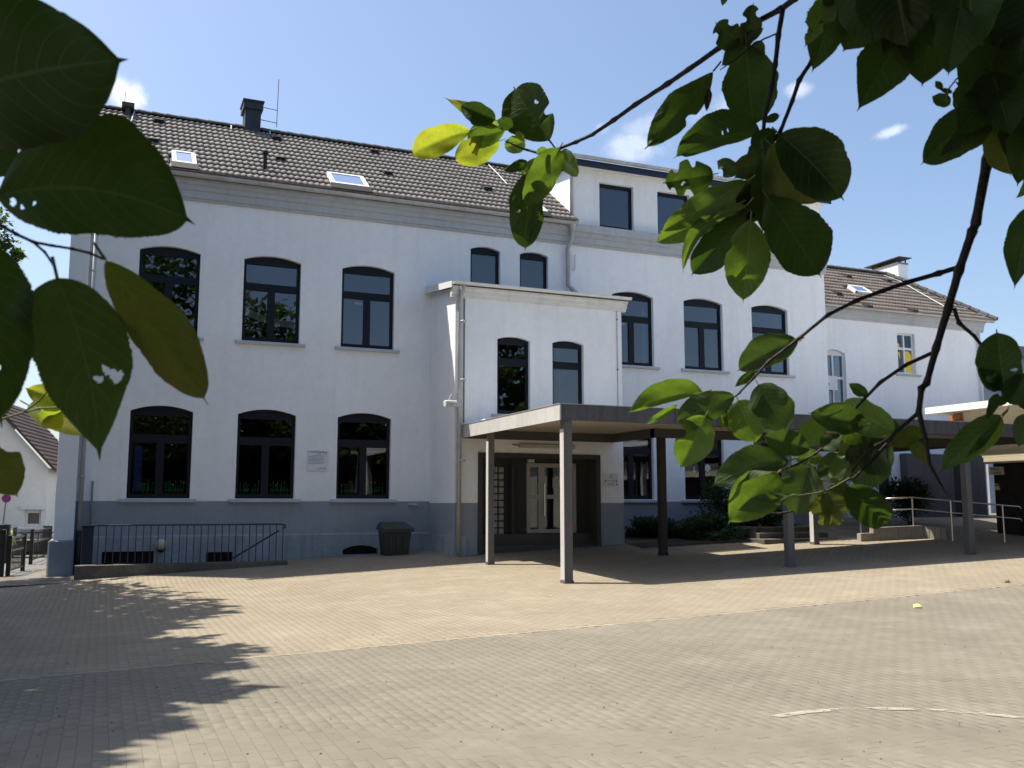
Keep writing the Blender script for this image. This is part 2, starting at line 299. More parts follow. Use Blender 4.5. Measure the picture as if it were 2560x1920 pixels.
class MB:
    def __init__(s): s.v = []; s.f = []; s.mi = []
    def add(s, vs, fs, mi=0):
        k = len(s.v); s.v.extend([tuple(float(c) for c in v) for v in vs]); s.f.extend([tuple(i + k for i in f) for f in fs]); s.mi.extend([mi] * len(fs)); return s
    def box(s, x0, x1, y0, y1, z0, z1, mi=0):
        v = [(x, y, z) for z in (z0, z1) for y in (y0, y1) for x in (x0, x1)]
        return s.add(v, [(0, 2, 3, 1), (4, 5, 7, 6), (0, 1, 5, 4), (2, 6, 7, 3), (0, 4, 6, 2), (1, 3, 7, 5)], mi)
    def bbox(s, x0, x1, y0, y1, z0, z1, b=.01, mi=0):
        """box with chamfered upright edges and top"""
        p = [(x0 + b, y0), (x1 - b, y0), (x1, y0 + b), (x1, y1 - b), (x1 - b, y1), (x0 + b, y1), (x0, y1 - b), (x0, y0 + b)]
        q = [(x0 + b, y0 + b), (x1 - b, y0 + b), (x1 - b, y0 + b), (x1 - b, y1 - b), (x1 - b, y1 - b), (x0 + b, y1 - b), (x0 + b, y1 - b), (x0 + b, y0 + b)]
        v = [(a, c, z0) for a, c in p] + [(a, c, z1 - b) for a, c in p] + [(a, c, z1) for a, c in q]
        f = [tuple(range(7, -1, -1)), (16, 17, 19, 21)]
        for i in range(8):
            j = (i + 1) % 8; f.append((i, j, 8 + j, 8 + i)); f.append((8 + i, 8 + j, 16 + j, 16 + i))
        return s.add(v, f, mi)
    def poly(s, pts, mi=0): return s.add(pts, [tuple(range(len(pts)))], mi)
    def slab(s, quad, th, mi=0):
        """four corner points and a thickness vector"""
        q = [np.array(p, float) for p in quad]; t = np.array(th, float); v = q + [p + t for p in q]
        return s.add(v, [(0, 1, 2, 3), (7, 6, 5, 4), (0, 4, 5, 1), (1, 5, 6, 2), (2, 6, 7, 3), (3, 7, 4, 0)], mi)
    def tube(s, pts, r, n=8, mi=0, cap=True):
        pts = [np.array(p, float) for p in pts]; rs = r if hasattr(r, '__len__') else [r] * len(pts); vs = []; fs = []
        prev = None
        for i, p in enumerate(pts):
            d = pts[min(i + 1, len(pts) - 1)] - pts[max(i - 1, 0)]; d /= (np.linalg.norm(d) + 1e-9)
            if prev is None: a = np.cross(d, (0, 0, 1) if abs(d[2]) < .9 else (1, 0, 0))
            else: a = prev - d * (prev @ d)
            a /= np.linalg.norm(a); prev = a; b = np.cross(d, a)
            for k in range(n):
                t = 2 * math.pi * k / n; vs.append(p + (a * math.cos(t) + b * math.sin(t)) * rs[i])
        for i in range(len(pts) - 1):
            for k in range(n):
                k2 = (k + 1) % n; fs.append((i * n + k, i * n + k2, (i + 1) * n + k2, (i + 1) * n + k))
        if cap: fs.append(tuple(range(n - 1, -1, -1))); fs.append(tuple((len(pts) - 1) * n + k for k in range(n)))
        return s.add(vs, fs, mi)
    def profile(s, prof, x0, x1, mi=0):
        """closed outline in (y,z) pushed along X"""
        n = len(prof); v = [(x0, y, z) for y, z in prof] + [(x1, y, z) for y, z in prof]
        f = [(i, (i + 1) % n, n + (i + 1) % n, n + i) for i in range(n)] + [tuple(range(n - 1, -1, -1)), tuple(range(n, 2 * n))]
        return s.add(v, f, mi)
    def build(s, name, mat, parent=None, smooth=False, loc=None, label=None):
        if loc is None: loc = wloc(parent) if parent is not None else np.zeros(3)
        v = np.array(s.v) - np.asarray(loc)
        me = bpy.data.meshes.new(name); me.from_pydata([tuple(p) for p in v], [], s.f)
        for mm in (mat if isinstance(mat, (list, tuple)) else [mat]): me.materials.append(mm)
        if isinstance(mat, (list, tuple)): me.polygons.foreach_set('material_index', s.mi)
        if smooth: me.polygons.foreach_set('use_smooth', [True] * len(s.f))
        me.validate(); me.update()
        o = link(name, me, parent, loc)
        if label: o['label'] = label
        return o
def cell(ax, ay, bx, by): pass
def arch(x0, x1, zb, zs, za, n=9):
    """outline of an opening, counter-clockwise in (x,z), with a segmental arch when za > zs"""
    pts = [(x0, zb), (x1, zb), (x1, zs)]
    if za > zs + .01:
        h = za - zs; c = (x1 - x0) / 2; R = (c * c + h * h) / (2 * h); xc = (x0 + x1) / 2; zc = za - R; a0 = math.atan2(zs - zc, c)
        for i in range(1, n): a = a0 + (math.pi - 2 * a0) * i / n; pts.append((xc + R * math.cos(a), zc + R * math.sin(a)))
    pts.append((x0, zs)); return pts
def holed(mb, outer, holes, fn, mi=0):
    loops = [[Vector((a, b, 0)) for a, b in outer]] + [[Vector((a, b, 0)) for a, b in h] for h in holes]
    flat = [p for l in loops for p in l]; tris = tessellate_polygon(loops)
    mb.add([fn(p.x, p.y) for p in flat], [tuple(t) for t in tris], mi)
def reveal(mb, loop, f0, f1, mi=0):
    n = len(loop); v = [f0(a, b) for a, b in loop] + [f1(a, b) for a, b in loop]
    mb.add(v, [(i, (i + 1) % n, n + (i + 1) % n, n + i) for i in range(n)], mi)
def rect(x0, x1, z0, z1): return [(x0, z0), (x1, z0), (x1, z1), (x0, z1)]

def window(parent, x0, x1, zb, zs, za, Y, style='full', mat='frame', sill=True, glass='glass', inset=.11, sillm='sill', transom=(1.25, 1.43), label=None):
    """frame mesh with its panes and sill as pieces of it"""
    yf = Y + inset; out = arch(x0 + .004, x1 - .004, zb + .004, zs - .004, za - .004 if za > zs else zs - .004); ft, fb, fs = .10, .10, .075
    panes = []
    zt = zs - ft
    if style == 'full':
        a, b = zb + transom[0], zb + transom[1]; xm = (x0 + x1) / 2
        panes = [rect(x0 + fs, x1 - fs, b, zt), rect(x0 + fs, xm - .085, zb + fb, a), rect(xm + .085, x1 - fs, zb + fb, a)]
    elif style == 'single': panes = [rect(x0 + fs, x1 - fs, zb + fb, zt)]
    elif style == 'two': a, b = zb + transom[0], zb + transom[1]; panes = [rect(x0 + fs, x1 - fs, b, zt), rect(x0 + fs, x1 - fs, zb + fb, a)]
    elif style == 'cross':
        fs = .05; a, b = zb + transom[0], zb + transom[1]; xm = (x0 + x1) / 2
        panes = [rect(x0 + fs, xm - .03, b, zs - .05), rect(xm + .03, x1 - fs, b, zs - .05), rect(x0 + fs, xm - .03, zb + .06, a), rect(xm + .03, x1 - fs, zb + .06, a)]
    mb = MB(); holed(mb, out, panes, lambda a, b: (a, yf, b))
    for p in panes: reveal(mb, p, lambda a, b: (a, yf, b), lambda a, b: (a, yf + .05, b))
    # raised sash edges
    for p in panes:
        (xa, za_), (xb, _), (_, zc), _ = p[0], p[1], p[2], p[3]
    wobj = mb.build('window', M[mat], parent)
    if label: wobj['label'] = label
    for p in panes:
        pb = MB(); pb.box(p[0][0] - .01, p[1][0] + .01, yf + .03, yf + .045, p[0][1] - .01, p[2][1] + .01); pb.build('pane', M[glass], wobj)
    if sill:
        sb = MB(); sb.profile([(Y + inset - .005, zb), (Y - .09, zb - .022), (Y - .10, zb - .03), (Y - .10, zb - .085), (Y + inset - .005, zb - .085)], x0 - .14, x1 + .14); sb.build('sill', M[sillm], wobj)
    return wobj, panes, yf

# ------------------------------------------------------------------ ground
xs = np.unique(np.concatenate([np.linspace(-120, -6, 20), np.arange(-6, 26, .8), np.linspace(26, 120, 20)])); ys = np.unique(np.concatenate([np.linspace(-90, 0, 20), np.array(_gy), np.arange(0, 26, .5), np.linspace(26, 140, 20)]))
gx, gy = np.meshgrid(xs, ys); gv = np.stack([gx, gy, gz(gx, gy) - .0035], -1).reshape(-1, 3); nx = len(xs)
me = bpy.data.meshes.new('ground'); me.from_pydata(gv.tolist(), [], [(j * nx + i, j * nx + i + 1, (j + 1) * nx + i + 1, (j + 1) * nx + i) for j in range(len(ys) - 1) for i in range(nx - 1)])
me.materials.append(M['joint']); ground = link('ground', me); tag(ground, kind='structure')
# brick paving: bricks 10 x 20 cm, long side away from the building
BW, BH = .1, .2
def edgeY(x): return 10.50 + .101 * x
paving = bpy.data.objects.new('brick_paving', None); COL.objects.link(paving); tag(paving, kind='structure'); WORLD0[paving.name] = (0, 0, 0)
ii = np.arange(-62, 236); jj = np.arange(18, 115); I, J = np.meshgrid(ii, jj, indexing='ij'); I = I.ravel(); J = J.ravel()
bx = (I + .5) * BW; by = (J + .5 - .5 * (I % 2)) * BH
vis = (bx > -.16 * by - 2.6) & (bx < 1.30 * by + 3.6) & (by > 4.0)
vis &= ~((by > 22.95) & (bx > -1)) & ~((bx > 7.45) & (bx < 12.1) & (by > 21.1)) & ~((bx > 12.05) & (by > 20.35 - .02 * (bx - 12))) & ~((bx > 17.4) & (by > 19.45)) & (bx < 22.3)
vis &= ~((bx < 3.8) & (bx > -.55) & (by > 21.72))
vis &= (by < 21.6) | (bx > -.6)
bx, by = bx[vis], by[vis]; bz = gz(bx, by)
v_ = np.stack([bx, by, bz], -1) - CAM; zc = v_ @ FW; px = CX + F * (v_ @ RT) / zc; py = CY - F * (v_ @ UP) / zc
inside = (px > 10) & (px < 2550) & (py < 1905); order = np.argsort(np.where(inside, zc, 1e9))[:300]; single = np.zeros(len(bx), bool); single[order] = True
ed = by - edgeY(bx); kind = np.where(ed > 0, 1, 0)
hx, hy, b_, dz = BW / 2 - .0008, BH / 2 - .0008, .0018, .0014
tv = np.array([(-hx + b_, -hy + b_, 0), (hx - b_, -hy + b_, 0), (hx - b_, hy - b_, 0), (-hx + b_, hy - b_, 0), (-hx, -hy, -dz), (hx, -hy, -dz), (hx, hy, -dz), (-hx, hy, -dz),
               (-hx, -hy, -.03), (hx, -hy, -.03), (hx, hy, -.03), (-hx, hy, -.03)])
tf = np.array([(0, 1, 2, 3), (4, 5, 1, 0), (5, 6, 2, 1), (6, 7, 3, 2), (7, 4, 0, 3), (8, 9, 5, 4), (9, 10, 6, 5), (10, 11, 7, 6), (11, 8, 4, 7)])
BM = []
for k, mm in enumerate(('brickgrey', 'bricktan', 'brickedge')):
    me = bpy.data.meshes.new('brick'); me.from_pydata(tv.tolist(), [], tf.tolist()); me.materials.append(M[mm]); BM.append(me)
jit = RNG.normal(0, .0004, len(bx)); tiltx = RNG.normal(0, .0017, len(bx)); tilty = RNG.normal(0, .0017, len(bx))
def gslope(x, y): return (gz(x + .05, y) - gz(x - .05, y)) / .1, (gz(x, y + .05) - gz(x, y - .05)) / .1
for i in order:
    o = link('brick', BM[kind[i]], paving, (bx[i], by[i], bz[i] + jit[i])); sx, sy = gslope(bx[i], by[i]); o.rotation_euler = (sy + tiltx[i], -sx + tilty[i], 0)
r_ = ~single; n_ = int(r_.sum()); sx, sy = gslope(bx[r_], by[r_])
V = np.repeat(tv[None, :8], n_, 0); cx_, cy_ = bx[r_][:, None], by[r_][:, None]
Z = (bz[r_] + jit[r_])[:, None] + V[..., 2] + V[..., 0] * (sx + tilty[r_])[:, None] + V[..., 1] * (sy + tiltx[r_])[:, None]
VX = V[..., 0] + cx_; VY = V[..., 1] + cy_; up_ = (kind[r_] == 1)[:, None]; eY = edgeY(VX)
VY = np.where(up_, np.maximum(VY, eY + .047), np.minimum(VY, eY - .047))           # bricks are cut along the edging row
V = np.stack([VX, VY, Z], -1).reshape(-1, 3)
Fq = (tf[None, :5] + (np.arange(n_) * 8)[:, None, None]).reshape(-1, 4)
me = bpy.data.meshes.new('brick_field'); me.vertices.add(len(V)); me.vertices.foreach_set('co', V.ravel().astype(np.float32)); me.loops.add(Fq.size); me.loops.foreach_set('vertex_index', Fq.ravel().astype(np.int32))
me.polygons.add(len(Fq)); me.polygons.foreach_set('loop_start', np.arange(0, Fq.size, 4, dtype=np.int32))
for mm in ('brickgrey', 'bricktan', 'brickedge'): me.materials.append(M[mm])
me.polygons.foreach_set('material_index', np.repeat(kind[r_], 5).astype(np.int32)); me.update(calc_edges=True)
o = link('brick_field', me, paving); tag(o, kind='stuff')
ea = math.atan(.101)
for i in range(92):
    d_ = -1.6 + i * .203; x = d_ * math.cos(ea); y = edgeY(x); sx, sy = gslope(x, y); o = link('edging_brick', BM[2], paving, (x, y, gz(x, y) + .002)); o.rotation_euler = Matrix.Rotation(ea - math.pi / 2, 3, 'Z').to_euler(); o.rotation_euler[0] = 0; o.rotation_euler[1] = 0
# painted game lines, worn
def ribbon(name, pts, wd, mat, lift=.006):
    pts = [np.array(p, float) for p in pts]; mb = MB(); vs = []
    for i, p in enumerate(pts):
        d = pts[min(i + 1, len(pts) - 1)] - pts[max(i - 1, 0)]; d /= np.linalg.norm(d); nrm = np.array([-d[1], d[0]]) * wd / 2
        for s in (-1, 1): q = p + nrm * s; vs.append((q[0], q[1], gz(q[0], q[1]) + lift))
    mb.add(vs, [(2 * i, 2 * i + 1, 2 * i + 3, 2 * i + 2) for i in range(len(pts) - 1)]); return tag(mb.build(name, mat, paving), None)
arcp = [gpx(x, y)[:2] for x, y in ((1938, 1793), (2020, 1781), (2100, 1775.5), (2180, 1773), (2260, 1774), (2340, 1777), (2420, 1782), (2500, 1790), (2600, 1803))]
ribbon('painted_line', arcp, .085, M['paint'])
ribbon('painted_line', [gpx(x, y)[:2] for x, y in ((1215, 1450), (1280, 1470), (1350, 1486), (1440, 1502), (1560, 1519))], .09, M['paintfaint'])
# path left of the building
pb = MB(); P = [(-7, 21.3), (-.62, 21.3), (-.62, 22.7), (-1.2, 22.7), (-1.2, 33), (-7, 33)]
pb.poly([(x, y, gz(x, y) + .004) for x, y in P]); tag(pb.build('path', M['asphalt']), kind='structure')
pb = MB(); pb.poly([(x, y, gz(x, y) + .006) for x, y in ((-40, 33), (12, 33), (12, 36), (-40, 36))]); tag(pb.build('road', M['asphalt']), kind='structure')

# ------------------------------------------------------------------ the school
YF = 23.1
school = thing('school_building', 'long white two-storey school with arched dark windows and grey tiled roof', 'building', (5, YF, .3))
UPW = [(.45, 1.79), (2.79, 4.15), (5.17, 6.52), (12.82, 14.16), (15.18, 16.53), (17.57, 18.91)]
GFW = [(.42, 1.77), (2.77, 4.13), (5.14, 6.49), (12.74, 14.08), (15.10, 16.44), (17.50, 18.86)]
SMW = [(8.58, 9.43), (10.0, 10.85)]
XL, XR = -.60, 20.38
holes = [arch(a, b, 5.46, 7.45, 7.57) for a, b in UPW] + [arch(a, b, 1.72, 3.70, 3.83) for a, b in GFW] + [arch(a, b, 7.30, 8.31, 8.40) for a, b in SMW]
f0 = lambda a, b: (a, YF, b); f1 = lambda a, b: (a, YF + .13, b)
mb = MB(); holed(mb, rect(XL, XR, 1.66, 8.74), holes, f0)
for h in holes: reveal(mb, h, f0, f1)
mb.poly([(XR, YF, 1.66), (XR, 30, 1.66), (XR, 30, 9.3), (XR, YF, 9.3)]); mb.poly([(XL, 30, 0), (XL, YF, 0), (XL, YF, 9.3), (XL, 26.5, 12.0), (XL, 30, 9.3)])
mb.poly([(XR, 30, 0), (XL, 30, 0), (XL, 30, 9.3), (XR, 30, 9.3)])
mb.build('wall', M['white'], school)
mb = MB(); mb.poly([(XL, YF - .003, .82), (XR, YF - .003, .82), (XR, YF - .003, 1.66), (XL, YF - .003, 1.66)]); mb.poly([(XR, YF, -.2), (XR, 30, -.2), (XR, 30, 1.66), (XR, YF, 1.66)])
mb.build('dado', M['dado'], school, label='blue-grey painted lower band of the wall')
bh = [rect(-.02, 1.05, .24, .55), rect(2.17, 2.76, .27, .50)]; va = arch(5.32, 6.20, .38, .50, .60)
mb = MB(); yp = YF - .05; g0 = lambda a, b: (a, yp, b); g1 = lambda a, b: (a, yp + .3, b)
holed(mb, rect(XL, XR, -.5, .86), bh + [va], g0)
for h in bh + [va]: reveal(mb, h, g0, g1)
mb.add([(XL, yp, .86), (XR, yp, .86), (XR, YF - .002, .90), (XL, YF - .002, .90)], [(0, 1, 2, 3)])
mb.build('plinth', M['plinth'], school)
for h in bh + [va]:
    q = MB(); x0, x1 = h[0][0], h[1][0]; z0, z1 = h[0][1], max(p[1] for p in h)
    q.box(x0 - .05, x1 + .05, yp + .18, yp + .2, z0 - .05, z1 + .05)
    for k in range(1, int((x1 - x0) / .11)): q.box(x0 + k * .11 - .008, x0 + k * .11 + .008, yp + .08, yp + .1, z0, z1)
    q.build('basement_window', M['black'], school)
# room behind the glass
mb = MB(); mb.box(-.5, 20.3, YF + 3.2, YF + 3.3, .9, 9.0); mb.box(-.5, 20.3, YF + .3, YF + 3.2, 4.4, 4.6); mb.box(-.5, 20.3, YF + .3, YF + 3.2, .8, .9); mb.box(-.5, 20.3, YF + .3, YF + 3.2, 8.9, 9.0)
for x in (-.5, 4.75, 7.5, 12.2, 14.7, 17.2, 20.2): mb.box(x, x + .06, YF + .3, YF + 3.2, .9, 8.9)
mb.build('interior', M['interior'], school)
wins = []
for a, b in UPW: wins.append(window(school, a, b, 5.46, 7.45, 7.57, YF))
for a, b in GFW: wins.append(window(school, a, b, 1.72, 3.70, 3.83, YF, transom=(1.26, 1.45)))
for a, b in SMW: window(school, a, b, 7.30, 8.31, 8.40, YF, 'single', sill=False)
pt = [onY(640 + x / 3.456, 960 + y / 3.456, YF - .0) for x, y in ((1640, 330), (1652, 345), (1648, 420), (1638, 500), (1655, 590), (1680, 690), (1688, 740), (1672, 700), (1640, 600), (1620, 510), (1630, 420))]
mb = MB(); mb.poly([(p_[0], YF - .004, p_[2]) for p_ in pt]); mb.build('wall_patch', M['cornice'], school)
# things stuck to or hanging in the panes
def flat(parent, name, pts, y, mat, th=.004):
    mb = MB(); n = len(pts); v = [(a, y, b) for a, b in pts] + [(a, y + th, b) for a, b in pts]
    mb.add(v, [tuple(range(n)), tuple(range(2 * n - 1, n - 1, -1))] + [(i, n + i, n + (i + 1) % n, (i + 1) % n) for i in range(n)]); return mb.build(name, mat, parent)
rf = random.Random(3)
for k in (6, 7, 8):
    wobj, panes, yf = wins[k]
    for p in panes[1:]:
        x0, x1, zb = p[0][0] + .04, p[1][0] - .04, p[0][1] + .01; nfl = 8
        for i in range(nfl):
            if rf.random() < .1: continue
            x = x0 + (x1 - x0) * (i + .5) / nfl + rf.uniform(-.012, .012); hgt = rf.uniform(.17, .31); col = rf.choice(['yellowpaper', 'yellowpaper', 'orange', 'bluepaper', 'redpaper', 'green', 'green'])
            y = yf + .055; lean = rf.uniform(-.02, .02); c, s = (x + lean, zb + hgt), .022 * rf.uniform(.7, 1.2)
            mbf = MB(); wd = .008
            for q, mi in (([(x - wd, zb), (x + wd, zb), (x + lean + wd, zb + hgt), (x + lean - wd, zb + hgt)], 0), ([(x, zb + .04), (x + .035, zb + .10), (x + .012, zb + .11)], 0), ([(x, zb + .03), (x - .03, zb + .09), (x - .01, zb + .10)], 0),
                          ([(c[0] + s * math.cos(t), c[1] + s * math.sin(t)) for t in np.arange(0, 6.2, .9)], 1)):
                n = len(q); y2 = y - .003 * mi
                mbf.add([(a, y2, b) for a, b in q] + [(a, y2 + .003, b) for a, b in q], [tuple(range(n)), tuple(range(2 * n - 1, n - 1, -1))] + [(i2, n + i2, n + (i2 + 1) % n, (i2 + 1) % n) for i2 in range(n)], mi)
            mbf.build('paper_flower', [M['green'], M[col]], wobj)
def strip(k, x0, x1, z0, z1, mat='whitepaper', name='white_strip'):
    wobj, panes, yf = wins[k]; return flat(wobj, name, rect(x0, x1, z0, z1), yf + .05, M[mat])
strip(2, 5.54, 5.71, 6.58, 6.64); strip(3, 13.02, 13.30, 6.60, 6.69); strip(8, 5.52, 5.70, 2.82, 2.89); strip(9, 13.02, 13.22, 2.80, 2.87); strip(8, 5.88, 6.38, 2.86, 2.91, 'drape', 'lamp_tube')  # white strips stand for lamp-like fittings behind the glass
strip(6, .55, .72, 1.9, 2.9, 'bluedrape', 'curtain'); strip(3, 13.86, 13.97, 5.58, 7.2, 'bluedrape', 'curtain')
w8 = wins[8]
flat(w8[0], 'curtain', [(5.64, 1.85), (5.72, 1.85), (5.72, 2.75), (5.70, 2.75)], w8[2] + .1, M['drape']); flat(w8[0], 'curtain', [(5.93, 1.85), (6.03, 1.85), (5.93, 2.75), (5.90, 2.75)], w8[2] + .1, M['drape'])
w1 = wins[1]
flat(w1[0], 'paper_banner', [(2.86, 6.10), (3.36, 5.92), (3.36, 6.10), (2.86, 6.30)], w1[2] + .05, M['drape']); flat(w1[0], 'paper_banner', [(3.54, 5.88), (4.06, 5.86), (4.06, 6.02), (3.54, 6.06)], w1[2] + .05, M['drape'])
w0 = wins[1]; flat(w0[0], 'roller_blind', [(2.87, 7.16), (4.06, 7.16), (4.06, 7.30), (2.87, 7.34)], w0[2] + .05, M['interior'])
# window with cut-out flowers, right of the entrance
wd_, pn, yf_ = wins[10]
def star(cx, cz, r, n, inner=.5): return [(cx + (r if i % 2 == 0 else r * inner) * math.sin(math.pi * i / n), cz + (r if i % 2 == 0 else r * inner) * math.cos(math.pi * i / n)) for i in range(2 * n)]
c1 = onY(1693 + 82, 1100 + 70, YF); flat(wd_, 'paper_daisy', star(c1[0], c1[2], .13, 11, .6), yf_ + .02, M['whitepaper']); flat(wd_, 'paper_daisy', star(c1[0], c1[2], .045, 8, .9), yf_ + .012, M['yellowpaper'])
c2 = onY(1742, 1178, YF); flat(wd_, 'paper_star', star(c2[0], c2[2], .07, 4, .3), yf_ + .02, M['whitepaper']); flat(wd_, 'paper_garland', rect(c2[0] - .012, c2[0] + .012, c2[2], c2[2] + .13), yf_ + .023, M['whitepaper'])
# cornice of stepped bands, gutter, pilaster, downpipes
def cornice(x0, x1, Y, z0, top, name='cornice', mat='cornice', parent=school, k=1.):
    mb = MB(); mb.profile([(Y + .05, z0), (Y - .05 * k, z0), (Y - .05 * k, z0 + .05), (Y - .09 * k, z0 + .07), (Y - .09 * k, z0 + .22 * k), (Y - .13 * k, z0 + .24 * k), (Y - .13 * k, z0 + .34 * k), (Y - .19 * k, z0 + .37 * k), (Y - .19 * k, top), (Y + .05, top)], x0, x1); return mb.build(name, M[mat], parent)
cornice(-.98, 11.5, YF, 8.72, 9.22); cornice(11.506, XR + .03, YF + .0, 8.72, 9.30)
def gutter(x0, x1, Y, z, r=.075, parent=school, mat='zinc'):
    mb = MB(); n = 8
    pr = [(Y - r * math.cos(math.pi * i / n), z - r * math.sin(math.pi * i / n)) for i in range(n + 1)] + [(Y + (r - .012) * math.cos(math.pi * i / n), z - (r - .012) * math.sin(math.pi * i / n)) for i in range(n + 1)]
    mb.profile(pr, x0, x1)
    for x in np.arange(x0 + .4, x1, 1.0): mb.box(x, x + .02, Y - r - .006, Y + r, z - .004, z + .006)
    return mb.build('gutter', M[mat], parent)
gutter(-1.05, 11.62, YF - .29, 9.29, .085)
mb = MB(); mb.bbox(-1.0, -.60, YF - .20, YF + .4, .82, 9.2, .008); mb.build('pilaster', M['white'], school, label='pilaster at the left end of the front')
mb = MB(); mb.bbox(-1.09, -.58, YF - .28, YF + .4, -.3, .82, .03); mb.build('pilaster_base', M['dado'], school)
def downpipe(pts, r, mat='zinc', parent=school, rings=()):
    mb = MB(); mb.tube(pts, r, 10)
    for z in rings: mb.tube([(pts[0][0], pts[0][1], z - .02), (pts[0][0], pts[0][1], z + .02)], r * 1.25, 10)
    return mb.build('downpipe', M[mat], parent, True)
downpipe([(-.50, YF - .09, 1.0), (-.50, YF - .09, 9.2)], .05, 'zinc', rings=(2.2, 3.1, 5.0, 6.8, 8.4))
downpipe([(-.50, YF - .11, -.1), (-.50, YF - .11, 1.02)], .065, 'black')
downpipe([(-.28, YF - .07, .9), (-.28, YF - .07, 2.1)], .02, 'zincdark')
downpipe([(11.47, YF - .24, 9.24), (11.47, YF - .24, 8.95), (11.44, YF - .22, 8.75), (11.40, YF - .10, 8.6), (11.40, YF - .10, 7.55), (11.55, YF - .14, 7.40), (12.10, YF - .3, 6.95)], .06, 'zinc')
mb = MB(); mb.tube([(11.47, YF - .24, 9.03), (11.47, YF - .24, 9.24)], [.06, .13], 8); mb.build('hopper', M['zinc'], school)
mb = MB(); mb.tube([(11.62, YF - .03, 8.0), (11.62, YF - .10, 8.06), (11.62, YF - .10, 8.35), (11.66, YF - .06, 8.42)], .03, 6); mb.build('conduit', M['whitetrim'], school)

# --- tiled roofs
def tile_mesh(name, W, D, mat, waves=2, h=.021, n=8, th=.034):
    """one roof tile: x across, y up the slope, z out of the roof; wavy top, front lip"""
    xs_ = np.linspace(-W / 2, W / 2, n + 1); top = h * (np.cos(2 * math.pi * waves * xs_ / W + 2.4) * .75 + np.cos(4 * math.pi * waves * xs_ / W + 2.0) * .25)
    v = [(x, -D / 2, z + th) for x, z in zip(xs_, top)] + [(x, D / 2 + .03, z) for x, z in zip(xs_, top)] + [(x, -D / 2, z * .5 - .02) for x, z in zip(xs_, top)]
    k = n + 1; f = [(i, i + 1, k + i + 1, k + i) for i in range(n)] + [(2 * k + i, 2 * k + i + 1, i + 1, i) for i in range(n)]
    me = bpy.data.meshes.new(name); me.from_pydata([tuple(map(float, p)) for p in v], [], f); me.materials.append(mat)
    me.polygons.foreach_set('use_smooth', [True] * n + [False] * n); return me
def tile_roof(parent, x0, x1, y0, z0, ang, rows, W, D, mat, keep=lambda u, r: True, singles=300, name='tile', waves=2):
    """tiles in courses from the eave up; the nearest ones each an object, the rest one mesh"""
    tm = tile_mesh(name, W, D, mat, waves); ncol = int(round((x1 - x0) / W)); ca, sa = math.cos(ang), math.sin(ang); cs = []
    for r in range(rows):
        for c in range(ncol):
            u = x0 + (c + .5) * W; s = (r + .5) * D
            if keep(u, s): cs.append((u, y0 + s * ca, z0 + s * sa))
    cs = np.array(cs); zc_ = (cs - CAM) @ FW; order_ = np.argsort(zc_); rr = random.Random(5)
    for i in order_[:singles]:
        o = link(name, tm, parent, cs[i]); o.rotation_euler = (ang + rr.gauss(0, .006), rr.gauss(0, .004), rr.gauss(0, .004))
    rest = order_[singles:]
    if len(rest):
        R_ = np.array(Matrix.Rotation(ang, 3, 'X')); tvv = np.array([v.co[:] for v in tm.vertices]); tff = [tuple(p.vertices) for p in tm.polygons]
        vs, fs = [], []; k = len(tvv); pl = wloc(parent)
        for j, i in enumerate(rest): vs.append(tvv @ R_.T + cs[i] + (0, 0, rr.gauss(0, .0025)) - pl); fs += [tuple(q + j * k for q in f) for f in tff]
        me = bpy.data.meshes.new(name + '_field'); me.from_pydata(np.concatenate(vs).tolist(), [], fs); me.materials.append(mat); me.polygons.foreach_set('use_smooth', [f_.use_smooth for f_ in tm.polygons] * len(rest))
        o = link(name + '_field', me, parent); tag(o, kind='stuff')
YE, ZE = YF - .36, 9.33; YR = 26.5; ANG = math.atan2(12.02 - ZE, YR - YE); SL = math.hypot(12.02 - ZE, YR - YE); ROWS = 13; TD = SL / ROWS; TW = .295
ca, sa = math.cos(ANG), math.sin(ANG)
def onroof(x, y, lift=0.):
    """the roof slope's point (x along, s up the slope) seen at a photo pixel"""
    d = pray(x, y); nrm = np.array([0, -sa, ca]); p0 = np.array([0, YE, ZE]) + nrm * lift; t = (nrm @ (p0 - CAM)) / (nrm @ d); p = CAM + d * t; return p, (p[1] - YE) * ca + (p[2] - ZE) * sa
mb = MB(); n0 = np.array([0, -sa, ca]) * -.04
mb.slab([np.array((-.75, YE + .02, ZE)) + n0, np.array((11.6, YE + .02, ZE)) + n0, np.array((11.6, YR, 12.02)) + n0, np.array((-.75, YR, 12.02)) + n0], np.array([0, -sa, ca]) * -.08)
mb.slab([(-.75, YR + .02, 12.0), (20.4, YR + .02, 12.0), (20.4, 30.2, 9.2), (-.75, 30.2, 9.2)], (0, 0, -.08))
roof = mb.build('roof', M['ridge'], school)
sky_px = [((436, 388), (490, 390), (484, 419), (428, 411)), ((818, 438), (905, 450), (921, 477), (830, 463)), ((1290, 505), (1345, 512), (1362, 535), (1296, 528))]
skl = []
for q in sky_px:
    pts = [onroof(x, y) for x, y in q]; xs_ = [p[0][0] for p in pts]; ss = [p[1] for p in pts]
    skl.append(((xs_[0] + xs_[3]) / 2, (xs_[1] + xs_[2]) / 2, (ss[2] + ss[3]) / 2, (ss[0] + ss[1]) / 2))
def keep_main(u, s):
    for a, b, s0, s1 in skl:
        if a - .08 < u < b + .08 and s0 - .05 < s < s1 + .05: return False
    return True
tile_roof(roof, -.78, -.78 + 42 * TW, YE, ZE, ANG, ROWS, TW, TD, M['tile'], keep_main)
def rp(x, s, h): return np.array([x, YE + s * ca - h * sa, ZE + s * sa + h * ca])
